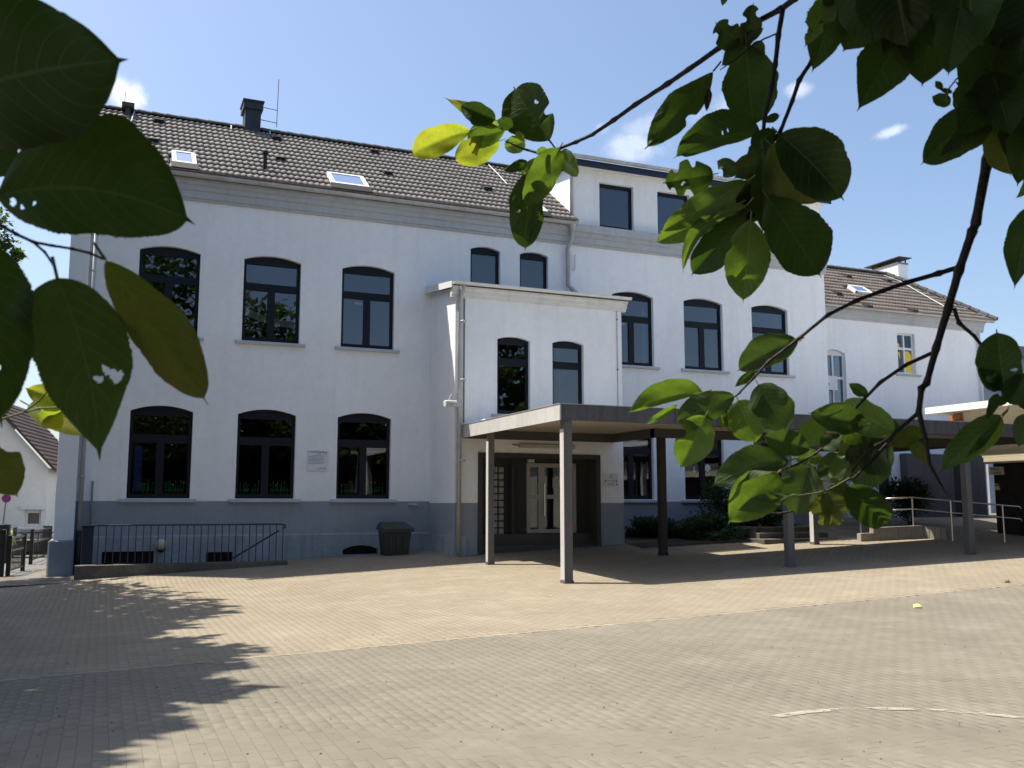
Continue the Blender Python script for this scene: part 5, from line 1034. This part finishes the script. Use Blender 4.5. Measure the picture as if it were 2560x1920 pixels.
# ------------------------------------------------------------------ leafy branches close to the lens
def leaf_mesh(L_, wl, wr, peak, tipn, bow, fold, curl, bites, holes, seed, serr):
    rr = random.Random(seed); nu, nv = (150, 26) if holes else (44, 8); b_ = tipn; a_ = b_ * peak / (1 - peak); norm = (peak ** a_) * ((1 - peak) ** b_); vs = []; uv = []; pw = [rr.uniform(0, 6.28) for _ in range(4)]; wav = rr.uniform(.01, .035)
    ser = [rr.uniform(-1, 1) for _ in range(2 * (nu + 1))]; hw_ = [(rr.uniform(.75, 1.25), rr.uniform(0, 6.28)) for _ in range(8)]
    for i in range(nu + 1):
        u = i / nu; ue = min(u / .95, 1); w_ = (max(ue, 1e-4) ** a_) * (max(1 - ue, 1e-4) ** b_) / norm
        if u > .8: w_ = max(w_, .16 * (1 - u) / .2)
        y0 = bow * 4 * u * (1 - u)
        for j in range(-nv, nv + 1):
            t = j / nv; side = wl if t >= 0 else wr; ww_ = side * w_
            k = 1.
            for (sd, u0, du, dep) in bites:
                if (sd > 0) == (t > 0) and t != 0: k *= 1 - dep * math.exp(-((u - u0) / du) ** 4)
            k *= 1 + serr * (ser[i * 2 + (t > 0)]) + .045 * math.sin(u * 9 + pw[0] + (t > 0) * 2) + .02 * math.sin(u * 23 + pw[1] + (t > 0))
            y = y0 + t * ww_ * k
            z = abs(t) * ww_ * fold - curl * L_ * u * u + wav * L_ * math.sin(u * 7 + pw[1]) * abs(t) + .012 * L_ * math.sin(u * 15 + pw[2] + t * 3) * abs(t) - .25 * ww_ * max(0, abs(t) - .6) * math.sin(pw[3])
            vs.append((u * L_, y, z)); uv.append((u, t * .5 + .5))
    W_ = 2 * nv + 1; fs = []
    for i in range(nu):
        for j in range(W_ - 1):
            u = (i + .5) / nu; t = (j + .5 - nv) / nv; cut = False
            for (u0, t0, ru, rt_) in holes:
                q1, q2 = (u - u0) / ru, (t - t0) / rt_; an = math.atan2(q2, q1)
                if q1 * q1 + q2 * q2 < (1 + .28 * math.sin(2 * an + hw_[0][1]) + .18 * math.sin(3 * an + hw_[1][1])) ** 2: cut = True
            if not cut: fs.append((i * W_ + j, (i + 1) * W_ + j, (i + 1) * W_ + j + 1, i * W_ + j + 1))
    # stalk
    k0 = len(vs); st = L_ * .11; r0 = L_ * .009
    for i in range(4):
        x = -st * (1 - i / 3.); zz = .25 * st * (1 - i / 3.) ** 2
        for a in range(4): vs.append((x, r0 * math.cos(a * 1.571), zz + r0 * math.sin(a * 1.571))); uv.append((0, .5))
    for i in range(3):
        for a in range(4): fs.append((k0 + i * 4 + a, k0 + i * 4 + (a + 1) % 4, k0 + i * 4 + 4 + (a + 1) % 4, k0 + i * 4 + 4 + a))
    me = bpy.data.meshes.new('leaf'); me.from_pydata(vs, [], fs); ul = me.uv_layers.new(name='leaf'); li = np.zeros(len(me.loops), np.int32); me.loops.foreach_get('vertex_index', li)
    ul.data.foreach_set('uv', np.array(uv, np.float32)[li].ravel()); me.polygons.foreach_set('use_smooth', [True] * len(me.polygons)); return me
LEAFN = [0]
def leaf(parent, bx_, by_, tx, ty, wl, wr, d, mat='leaf', peak=.42, tipn=.85, bow=0, fold=None, curl=None, bites=(), holes=(), tilt=None, dd=None, serr=.02):
    """a leaf whose stalk end and tip are seen at two photo pixels, d metres off; widths and bow as seen, in pixels"""
    LEAFN[0] += 1; sd = LEAFN[0]; rr = random.Random(sd * 13 + 1)
    dd = rr.uniform(-.02, .02) if dd is None else dd
    P0, P1 = at(bx_, by_, d), at(tx, ty, d + dd); ax = P1 - P0; L_ = np.linalg.norm(ax); ax /= L_; c = (P0 + P1) / 2; nrm = CAM - c; nrm -= ax * (nrm @ ax); nrm /= np.linalg.norm(nrm)
    tl = rr.uniform(-.30, .30) if tilt is None else tilt; y = np.cross(nrm, ax); nrm2 = nrm * math.cos(tl) + y * math.sin(tl); y2 = np.cross(nrm2, ax); k = d / F / max(.6, math.cos(tl))
    me = leaf_mesh(L_, wl * k, wr * k, peak, tipn, bow * d / F, rr.uniform(.08, .48) if fold is None else fold, rr.uniform(-.06, .22) if curl is None else curl, bites, holes, sd, serr); me.materials.append(M[mat])
    o = bpy.data.objects.new('leaf', me); COL.objects.link(o); o.parent = parent
    R_ = Matrix((ax, y2, nrm2)).transposed().to_4x4(); o.matrix_local = Matrix.Translation(Vector(P0 - wloc(parent))) @ R_; return o
def twig(parent, pts, d, wpx, mat='bark', name='branch', knots=True, seed=0):
    """a woody shoot through photo pixels; widths in pixels"""
    rr = random.Random(seed + len(pts)); P_ = []; R_ = []
    ds = d if hasattr(d, '__len__') else [d] * len(pts); ws = wpx if hasattr(wpx, '__len__') and len(wpx) == len(pts) else list(np.linspace(wpx[0], wpx[1], len(pts)))
    for i in range(len(pts) - 1):
        n = 5
        for k in range(n):
            t = k / n; x = pts[i][0] + (pts[i + 1][0] - pts[i][0]) * t; y = pts[i][1] + (pts[i + 1][1] - pts[i][1]) * t; dq = ds[i] + (ds[i + 1] - ds[i]) * t; w_ = ws[i] + (ws[i + 1] - ws[i]) * t
            if knots and k == 0 and i > 0: w_ *= rr.uniform(1.15, 1.45)
            P_.append(at(x + rr.uniform(-.3, .3), y + rr.uniform(-.3, .3), dq)); R_.append(w_ / 2 * dq / F)
    P_.append(at(pts[-1][0], pts[-1][1], ds[-1])); R_.append(ws[-1] / 2 * ds[-1] / F * .7)
    mb = MB(); mb.tube(P_, R_, 8); return mb.build(name, M[mat], parent, True)
tl_ = thing('tree', 'tree whose large dark leaves hang close at the left edge', 'tree', (-2.4, -2.6, 0))
B_ = [((0, 563), (40, 585), (83, 605), (130, 614), (181, 622), (225, 632), (262, 649))]
twig(tl_, ((-60, 530), (0, 563), (40, 585), (83, 605), (130, 614), (181, 622), (225, 633), (262, 649)), .52, (9, 6), seed=1)
twig(tl_, ((83, 605), (112, 630), (135, 665), (146, 700)), .51, (7, 5), seed=2)
twig(tl_, ((-40, 1062), (0, 1050), (45, 1035), (98, 1021), (150, 1018)), .78, (6, 4), 'greentwig', seed=3); twig(tl_, ((60, 1030), (95, 1005), (137, 958)), .77, (5, 4), 'greentwig', seed=4)
a = tl_
leaf(a, -190, 262, 318, 148, 178, 178, .47, peak=.5, tipn=.75, bow=18, fold=.06, tilt=.1, curl=0)
leaf(a, -10, 492, 487, 562, 190, 118, .50, peak=.5, tipn=.72, bow=52, fold=.05, tilt=-.05, holes=((.09, -.42, .02, .14), (.14, -.55, .012, .06), (.2, -.4, .01, .04)), curl=.02)
leaf(a, 264, 649, 528, 988, 66, 70, .52, 'leafolive', peak=.58, tipn=.55, bow=-2, fold=.3, tilt=.25)
leaf(a, 143, 695, 250, 1158, 112, 124, .50, 'leafmid', peak=.36, tipn=1.05, bow=22, fold=.08, tilt=0, holes=((.52, .38, .03, .07), (.56, .20, .02, .1), (.56, .62, .04, .14)))
leaf(a, -92, 596, -2, 1060, 128, 120, .49, peak=.42, tipn=.75, tilt=-.1, fold=.08, holes=((.70, .20, .018, .06),))
leaf(a, 70, 1012, 232, 1092, 52, 40, .80, 'leafyellowlit', peak=.45, bow=8, tilt=.2); leaf(a, 188, 1008, 56, 970, 36, 26, .79, 'leafyellowlit', peak=.5, tilt=.2); leaf(a, 100, 1024, 190, 1078, 24, 28, .79, 'leafyellowlit', tilt=-.2)
leaf(a, -78, 1108, 44, 1245, 68, 48, .56, 'leafolive', peak=.5, tipn=.7, bites=((1, .35, .12, .35),), bow=10); leaf(a, 208, 838, 308, 852, 22, 12, .62, 'leafyellowlit', tilt=.2)
leaf(a, -60, 420, 40, 330, 60, 60, .55); leaf(a, -120, 830, -10, 760, 70, 70, .55)
mb = MB(); mb.tube([(-2.4, -2.6, 0), (-2.35, -2.4, 1.2), (-2.1, -1.7, 2.3), (-1.3, -.5, 2.5)] + [tuple(at(-200, 500, .62)), tuple(at(-60, 530, .52))], [.12, .10, .07, .03, .012, .004], 8); mb.build('trunk', M['trunkbark'], tl_)

tr_ = thing('tree', 'tree whose leafy branches hang across the right of the view', 'tree', (3.4, -2.8, 0)); a = tr_
twig(a, ((2040, -50), (1987, -3), (1954, 22), (1878, 62), (1802, 117), (1721, 174), (1670, 209), (1588, 262), (1535, 300), (1480, 337), (1440, 355), (1399, 371), (1347, 383), (1304, 371)), [.92, .93, .94, .96, .98, 1.0, 1.02, 1.05, 1.07, 1.1, 1.11, 1.12, 1.13, 1.14], (17, 6), seed=5)
twig(a, ((1304, 371), (1280, 360), (1262, 352)), 1.14, (5, 3), seed=6); twig(a, ((1392, 375), (1372, 350), (1368, 345)), 1.12, (5, 3), seed=6); twig(a, ((1390, 378), (1365, 400), (1345, 425), (1318, 462)), 1.12, (5, 3), 'greentwig', seed=7)
twig(a, ((1957, 24), (1946, 90), (1938, 163), (1930, 217), (1911, 298), (1907, 340), (1903, 440), (1900, 550)), .91, (13, 8), seed=8)
twig(a, ((2085, 30), (2068, 70), (2046, 108), (2030, 152), (1998, 200), (1981, 252), (1951, 328), (1915, 380)), .88, (13, 9), seed=9)
twig(a, ((1940, 85), (1915, 95), (1890, 108), (1850, 140), (1800, 175)), .93, (5, 3), seed=10, knots=False)
twig(a, ((2560, -60), (2535, 60), (2518, 190), (2503, 287), (2469, 398), (2439, 560), (2432, 575), (2397, 677), (2371, 769), (2340, 871), (2316, 960), (2304, 969), (2297, 1030), (2314, 1097), (2324, 1161), (2348, 1205), (2368, 1237)), .86, [30, 28, 27, 26, 25, 22, 21, 20, 19, 17, 15, 15, 14, 11, 9, 7, 4], seed=11)
twig(a, ((2397, 668), (2348, 683), (2267, 706), (2209, 726), (2140, 752), (2070, 787), (1992, 850), (1921, 904), (1884, 945), (1837, 993)), .88, (13, 5), seed=12)
twig(a, ((2340, 878), (2267, 911), (2202, 955), (2135, 1023), (2084, 1094), (2039, 1134), (1992, 1161), (1955, 1175)), .9, (10, 4), seed=13)
twig(a, ((2296, 1032), (2243, 1077), (2216, 1101), (2189, 1114), (2155, 1145), (2128, 1182)), .88, (11, 5), seed=14); twig(a, ((2243, 1080), (2182, 1148), (2138, 1192), (2110, 1205)), .9, (9, 4), seed=15)
twig(a, ((2125, 1195), (2078, 1222), (2046, 1232), (1996, 1239), (1940, 1236), (1894, 1236)), .9, (5, 3), 'greentwig', seed=16); twig(a, ((1834, 1274), (1891, 1281), (1955, 1284), (2016, 1269)), .93, (4, 6), seed=17)
twig(a, ((2385, 770), (2397, 807), (2435, 839), (2455, 865), (2478, 914), (2516, 960), (2520, 989), (2550, 1010), (2600, 1060)), .86, (10, 6), seed=18)
twig(a, ((2515, 990), (2480, 1022), (2440, 1060)), .86, (5, 3), 'greentwig', seed=19)
# left sprig, partly in the sun
leaf(a, 1374, 350, 1278, 212, 66, 60, 1.14, peak=.55, tipn=.5, holes=((.55, -.45, .03, .07),), bites=((-1, .3, .05, .4),), tilt=.1)
leaf(a, 1174, 326, 1023, 388, 32, 40, 1.15, 'leafyellowlit', peak=.6, tipn=.45, tilt=.1, bow=-5); leaf(a, 1245, 318, 1102, 242, 18, 26, 1.15, 'leafyellowlit', peak=.35, tipn=1.2, bites=((1, .5, .1, .4),)); leaf(a, 1238, 300, 1150, 262, 34, 22, 1.14, 'leaf', peak=.45, tipn=.6)
leaf(a, 1262, 326, 1165, 352, 30, 34, 1.15, 'leafpalelit', peak=.6, tipn=.5); leaf(a, 1250, 352, 1134, 402, 34, 36, 1.16, 'leafyellowlit', peak=.55, tipn=.5); leaf(a, 1312, 352, 1258, 372, 22, 22, 1.14, 'leafpalelit', tipn=.5); leaf(a, 1290, 330, 1312, 356, 9, 9, 1.13, 'leafyellowlit')
leaf(a, 1282, 318, 1240, 300, 16, 18, 1.14); leaf(a, 1397, 373, 1310, 522, 36, 40, 1.11, 'leafpalelit', peak=.45, tipn=.6, tilt=.15); leaf(a, 1326, 432, 1312, 628, 40, 48, 1.13, 'leaf', peak=.5, tipn=.55, holes=((.5, -.5, .02, .08),)); leaf(a, 1340, 440, 1330, 600, 20, 14, 1.12, 'leafpalelit', bites=((1, .5, .1, .4),))
leaf(a, 1402, 378, 1443, 442, 22, 20, 1.12, 'leafpalelit', tipn=.5); leaf(a, 1318, 405, 1258, 428, 14, 14, 1.13); leaf(a, 1352, 402, 1298, 456, 24, 22, 1.12, 'leafpalelit', tipn=.5); leaf(a, 1368, 372, 1340, 385, 12, 12, 1.11, 'leafpalelit')
# upper middle
leaf(a, 1862, 122, 1884, 6, 22, 30, .96, bites=((1, .62, .07, .6), (-1, .78, .08, .5)), tipn=.5, peak=.6); leaf(a, 1856, 112, 1786, 58, 36, 34, .96, bites=((1, .75, .09, .6), (-1, .6, .1, .4)), tipn=.5, peak=.55); leaf(a, 1852, 104, 1912, 68, 12, 16, .96, bites=((1, .7, .1, .5),)); leaf(a, 1815, -22, 1806, 13, 9, 9, .95, 'leafpalelit')
leaf(a, 1783, 178, 1612, 371, 40, 44, .96, 'leaf', peak=.55, tipn=.7, bow=4, bites=((1, .52, .05, .35),)); leaf(a, 1866, 108, 1884, 318, 70, 66, .95, peak=.55, tipn=.65, tilt=0); leaf(a, 1872, 98, 1806, 168, 26, 30, .96); leaf(a, 1880, 110, 1910, 145, 22, 18, .96)
leaf(a, 1898, 328, 1687, 392, 24, 62, .94, 'leaf', peak=.48, tipn=.6, bow=-14, bites=((1, .93, .05, .5),), holes=((.4, -.15, .012, .05), (.34, -.2, .01, .05))); leaf(a, 1774, 222, 1764, 281, 9, 9, .95, 'leafbrown'); leaf(a, 1948, 288, 1908, 306, 10, 12, .93); leaf(a, 2070, 60, 2100, 96, 6, 6, .88)
# big middle cluster
leaf(a, 1948, 336, 2110, 502, 82, 66, .84, peak=.52, tipn=.55, tilt=0, bow=8); leaf(a, 1928, 362, 2072, 498, 70, 78, .86, 'leafolive', peak=.5, tipn=.6); leaf(a, 1922, 495, 2060, 700, 80, 70, .85, peak=.55, tipn=.6, tilt=.05); leaf(a, 1905, 372, 1911, 585, 32, 30, .86, peak=.5)
leaf(a, 1877, 550, 1862, 760, 54, 56, .83, 'leafpalelit', peak=.5, tipn=.7, bites=((-1, .32, .05, .15),), tilt=.1); leaf(a, 1862, 538, 1726, 686, 48, 44, .87, peak=.55, tipn=.6); leaf(a, 1866, 514, 1704, 684, 14, 24, .85, 'leafpalelit', bow=-42, tipn=.6); leaf(a, 1864, 454, 1648, 585, 30, 36, .85, 'leafpalelit', peak=.5, tipn=.7)
leaf(a, 1840, 512, 1638, 607, 34, 36, .88, 'leafpalelit', peak=.5, tipn=.6); leaf(a, 1780, 436, 1654, 458, 44, 44, .89, bites=((1, .55, .08, .4), (-1, .4, .06, .4), (-1, .75, .07, .5), (1, .85, .05, .5)), holes=((.6, .25, .05, .12),), peak=.55, tipn=.45); leaf(a, 1848, 430, 1788, 402, 24, 22, .9, bites=((1, .6, .1, .5),)); leaf(a, 1902, 388, 1830, 418, 16, 18, .87, 'leafolive')
leaf(a, 1878, 365, 1945, 322, 24, 28, .88); leaf(a, 1898, 415, 1832, 448, 20, 26, .9); leaf(a, 1915, 440, 1850, 560, 40, 44, .9); leaf(a, 1905, 350, 1890, 440, 30, 30, .9)
leaf(a, 1930, 500, 1830, 560, 30, 34, .9); leaf(a, 1920, 460, 1960, 560, 34, 34, .88); leaf(a, 1900, 470, 1780, 560, 30, 30, .9, 'leafolive')
# dense top right
leaf(a, 2075, -6, 2014, 112, 34, 32, .82, 'leafpalelit', bites=((1, .6, .08, .4), (-1, .75, .06, .5)), holes=((.5, .3, .04, .2), (.7, -.2, .03, .2)), serr=.08); leaf(a, 2088, 16, 2036, 165, 46, 44, .84); leaf(a, 2190, 20, 2110, 118, 58, 62, .84); leaf(a, 2254, 88, 2148, 271, 60, 66, .8, peak=.45, tipn=.95, tilt=.05); leaf(a, 2292, 55, 2226, 212, 44, 48, .82)
leaf(a, 2332, 55, 2308, 198, 66, 76, .8, tipn=.7)
for q in ((2150, -60, 2190, 112, 70, 74), (2235, -70, 2270, 118, 78, 80), (2330, -80, 2350, 120, 82, 84), (2430, -70, 2420, 130, 84, 80), (2500, -60, 2505, 150, 80, 84), (2590, -40, 2540, 190, 84, 80), (2460, 70, 2436, 252, 62, 58), (2494, 120, 2420, 300, 68, 66), (2540, 180, 2500, 392, 72, 74), (2590, 240, 2556, 440, 70, 70), (2100, -60, 2120, 60, 50, 50), (2200, -30, 2180, 90, 50, 50), (2290, -20, 2210, 130, 50, 50), (2400, 20, 2370, 190, 50, 50), (2560, 90, 2600, 300, 70, 70), (2480, 230, 2400, 330, 46, 48), (2480, 180, 2530, 330, 60, 60)):
    leaf(a, *q, random.Random(q[0]).uniform(.7, .84), tipn=.7)
leaf(a, 2486, 285, 2303, 413, 52, 58, .8, peak=.5, tipn=.6, bow=-14, bites=((-1, .78, .05, .0),)); leaf(a, 2486, 300, 2352, 388, 20, 34, .81, 'leafolive'); leaf(a, 2496, 325, 2524, 438, 44, 44, .82, 'leafolive', tipn=.7); leaf(a, 2572, 320, 2548, 452, 40, 44, .8); leaf(a, 2566, 432, 2536, 498, 14, 10, .8, 'leafpalelit', bow=12); leaf(a, 2582, 520, 2534, 710, 34, 44, .8)
leaf(a, 2374, 262, 2328, 238, 16, 18, .82); leaf(a, 2356, 226, 2337, 200, 8, 9, .82); leaf(a, 2380, 232, 2350, 222, 5, 7, .82); leaf(a, 2345, 378, 2326, 414, 4, 4, .81, 'leafbrown')
twig(a, ((2392, 196), (2372, 222), (2366, 250), (2374, 262)), .81, (4, 3), 'greentwig', seed=21); twig(a, ((2370, 236), (2352, 226)), .815, (3, 2), 'greentwig', seed=22); twig(a, ((2390, 205), (2420, 240), (2440, 250)), .82, (4, 4), seed=23); leaf(a, 2440, 210, 2395, 300, 40, 40, .83)
# lower clusters
leaf(a, 1994, 852, 1842, 930, 30, 46, .9, 'leafmid', peak=.5, tipn=.55, bow=-8); leaf(a, 1990, 858, 1872, 924, 22, 10, .91, 'leafpalelit'); leaf(a, 1888, 928, 1836, 968, 12, 12, .92); leaf(a, 1758, 980, 1570, 1030, 12, 44, .95, 'leafpalelit', peak=.45, tipn=.7, bow=-8); leaf(a, 1694, 1014, 1612, 1064, 8, 12, .96, 'leafpalelit')
leaf(a, 1836, 990, 1688, 1056, 34, 42, .93, 'leafmid', peak=.55, tipn=.5); leaf(a, 1764, 1040, 1700, 1172, 48, 46, .93, 'leafpalelit', peak=.42, tipn=.75, bites=((-1, .42, .09, .45),)); leaf(a, 1740, 1040, 1735, 1080, 18, 18, .94, 'leafpalelit'); leaf(a, 1845, 1000, 1890, 1108, 46, 46, .92, 'leafpalelit', peak=.5, tipn=.6); leaf(a, 1830, 1015, 1800, 1075, 16, 16, .94, 'leafpalelit')
leaf(a, 1896, 962, 1966, 1076, 50, 48, .9, 'leafmid', peak=.52, tipn=.5); leaf(a, 2024, 1122, 1906, 1088, 34, 34, .9, 'leafmid', peak=.55, tipn=.55); leaf(a, 1972, 1152, 1780, 1214, 28, 52, .89, 'leafmid', peak=.5, tipn=.55, bow=-12); leaf(a, 1945, 1182, 1832, 1310, 54, 58, .9, 'leafpalelit', peak=.45, tipn=.75, bow=-6); leaf(a, 1972, 1240, 1846, 1272, 22, 22, .89, 'leafpalelit', peak=.5)
leaf(a, 2022, 1160, 1984, 1292, 54, 56, .91, 'leafmid', peak=.5, tipn=.6); leaf(a, 2064, 1232, 2086, 1322, 46, 46, .9, 'leafolive', tipn=.5, bites=((-1, .6, .1, .3), (1, .7, .1, .3)), serr=.06); leaf(a, 2114, 1216, 2226, 1318, 46, 44, .87, peak=.52, tipn=.5, tilt=0); leaf(a, 2166, 1060, 2020, 1032, 36, 40, .9, 'leafmid', peak=.5, tipn=.7); leaf(a, 2234, 1078, 2096, 1010, 44, 42, .89, 'leafpalelit', peak=.5, tipn=.55)
leaf(a, 2168, 988, 2121, 957, 15, 15, .9); leaf(a, 2212, 1090, 2128, 1218, 60, 60, .91, 'leafmid', peak=.5, tipn=.6); leaf(a, 2086, 1206, 2108, 1128, 22, 18, .87, 'leafpalelit'); leaf(a, 2072, 1166, 2036, 1186, 12, 12, .9); leaf(a, 2054, 1120, 2104, 1084, 22, 24, .9); leaf(a, 2302, 1075, 2226, 1116, 22, 24, .88, 'leafolive', serr=.07); leaf(a, 2268, 1098, 2328, 1164, 18, 16, .88, 'leafolive')
leaf(a, 2504, 1038, 2357, 1178, 24, 44, .85, 'leafmid', peak=.5, tipn=.75, tilt=.1); leaf(a, 2506, 1042, 2400, 1166, 26, 10, .86, 'leafpalelit'); leaf(a, 2512, 976, 2492, 832, 54, 48, .84, peak=.55, tipn=.45, holes=((.30, .45, .04, .2), (.36, -.6, .03, .14))); leaf(a, 2505, 970, 2446, 922, 26, 22, .84, holes=((.5, .2, .12, .3),)); leaf(a, 2524, 1010, 2572, 928, 38, 34, .83)
leaf(a, 2496, 984, 2470, 1044, 12, 14, .85); leaf(a, 2522, 994, 2484, 1016, 10, 14, .86); leaf(a, 2578, 1034, 2544, 1118, 28, 30, .84); leaf(a, 2540, 1000, 2600, 1000, 20, 24, .84)
leaf(a, 2150, 1120, 2230, 1190, 40, 36, .92, 'leafmid'); leaf(a, 2060, 1060, 1990, 1110, 34, 34, .93, 'leafpalelit'); leaf(a, 2090, 1050, 2170, 1100, 30, 34, .91, 'leafpalelit', serr=.06); leaf(a, 1830, 1010, 1822, 1080, 12, 18, .94, 'leafpalelit'); leaf(a, 2050, 1190, 2000, 1250, 34, 30, .93, 'leafolive'); leaf(a, 1990, 1150, 2060, 1140, 20, 24, .91, 'leafpalelit'); leaf(a, 2120, 1210, 2060, 1290, 34, 30, .92, 'leafmid', serr=.05); leaf(a, 2120, 1150, 2040, 1200, 40, 40, .92, 'leafmid'); leaf(a, 2180, 1100, 2090, 1150, 40, 36, .92, 'leafolive'); leaf(a, 2250, 1060, 2180, 1120, 30, 34, .92)
mb = MB(); mb.tube([(3.4, -2.8, 0), (3.35, -2.6, 1.3), (3.0, -1.9, 2.4), (1.9, -.3, 2.75)] + [tuple(at(2620, -200, .9)), tuple(at(2560, -60, .86))], [.11, .10, .08, .04, .012, .0055], 9); mb.build('trunk', M['trunkbark'], tr_)
# unseen crown of that tree, shaped to shade the hanging leaves, with sun gaps
lit = [(at(1230, 380, 1.14), .13), (at(1130, 380, 1.15), .12), (at(1360, 440, 1.12), .12), (at(1600, 1030, .95), .04), (at(1862, 720, .83), .045), (at(150, 1040, .79), .16), (at(1870, 1270, .9), .025), (at(1660, 590, .86), .03), (at(2100, 1140, .87), .02), (at(80, 1180, .56), .06), (at(1630, 350, .96), .035)]
def shading_crown(rr):
    while True:
        h = rr.uniform(.55, 3.2); gx_, gy_ = rr.uniform(-.55, 1.75), rr.uniform(.1, 1.7)       # where its shadow falls at lens height
        x, y, z = gx_ - SX * h, gy_ - SY * h, EYE + .25 + h
        p = np.array([x, y, z]) - CAM; zz = p @ FW
        if zz > .05 and abs(F * (p @ RT) / zz) < 1500 and -1400 < F * (p @ UP) / zz < 1340: continue
        ok = True
        for c, r in lit:
            hh_ = z - c[2]; 
            if (x + SX * hh_ - c[0]) ** 2 + (y + SY * hh_ - c[1]) ** 2 < (r + .06) ** 2: ok = False; break
        if ok: return (x, y, z)
rr = random.Random(77); cb = MB(); leafcloud(cb, 9000, lambda: (shading_crown(rr), 0), .12, rr); cb.build('crown', M['foliage'], tr_)

def sky_block_crown(rr):  # unseen foliage added overhead to block sky from the shaded yard
    while True:
        x, y, z = rr.uniform(-7, 6), rr.uniform(-6.5, 1.6), rr.uniform(3.6, 8)
        if ((x + .5) / 6.5) ** 2 + ((y + 2.5) / 4.2) ** 2 + ((z - 5.6) / 2.4) ** 2 > 1: continue
        p = np.array([x, y, z]) - CAM; zz = p @ FW
        if zz > .05 and abs(F * (p @ RT) / zz) < 1500 and -1400 < F * (p @ UP) / zz < 1420: continue
        if any((x + SX * (z - c[2]) - c[0]) ** 2 + (y + SY * (z - c[2]) - c[1]) ** 2 < (r + .12) ** 2 for c, r in lit): continue
        return (x, y, z)
rr = random.Random(78); cb = MB(); leafcloud(cb, 16000, lambda: (sky_block_crown(rr), 0), .26, rr); cb.build('crown', M['foliage'], tr_)

# ------------------------------------------------------------------ small things on the ground
p = gpx(2293, 1520); fl_ = MB(); zz = gz(p[0], p[1]) + .012
fl_.add([(p[0] - .07, p[1], zz), (p[0] - .02, p[1] + .05, zz + .03), (p[0] + .05, p[1] + .03, zz + .045), (p[0] + .08, p[1] - .02, zz + .01), (p[0] + .02, p[1] - .05, zz + .02), (p[0], p[1], zz + .035)], [(0, 5, 1), (1, 5, 2), (2, 5, 3), (3, 5, 4), (4, 5, 0)]); o = fl_.build('fallen_leaf', M['yellowpaper']); tag(o, 'yellow fallen leaf lying on the grey paving', 'leaf')
rr = random.Random(9)
for lab, (x, y), r in (('green weed tuft at the foot of the front corner post', (1418, 1455), .06), ('dark weed tuft at the foot of the middle front post', (1985, 1415), .05), ('small weed on the edge line of the paving at right', (2520, 1457), .045)):
    p = gpx(x, y); mb = MB()
    for _ in range(26): a_ = rr.uniform(0, 6.28); l_ = r * rr.uniform(.5, 1.6); q = np.array([p[0] + rr.uniform(-r, r), p[1] + rr.uniform(-r, r) * .7, gz(p[0], p[1])]); d_ = np.array([math.cos(a_) * .5, math.sin(a_) * .5, 1.]) * l_; s_ = np.array([-math.sin(a_), math.cos(a_), 0]) * .008; mb.add([q - s_, q + s_, q + d_ + s_ * .3], [(0, 1, 2)])
    tag(mb.build('weed', M['foliage']), lab, 'weed')
crumbs = MB()
for _ in range(240):
    y = rr.uniform(4.6, 12) ** 1; x = rr.uniform(-.07 * y, 1.24 * y); s_ = rr.uniform(.004, .013); z = gz(x, y)
    crumbs.add([(x - s_, y, z), (x, y - s_, z), (x + s_, y + s_ * .3, z), (x, y + s_, z), (x, y, z + s_ * .9)], [(0, 1, 4), (1, 2, 4), (2, 3, 4), (3, 0, 4)])
tag(crumbs.build('debris', M['beam']), kind='stuff')
print('leaves', LEAFN[0], 'pavilion bricks', cnt, 'bricks', len(bx), 'skl', skl, 'ska', ska)
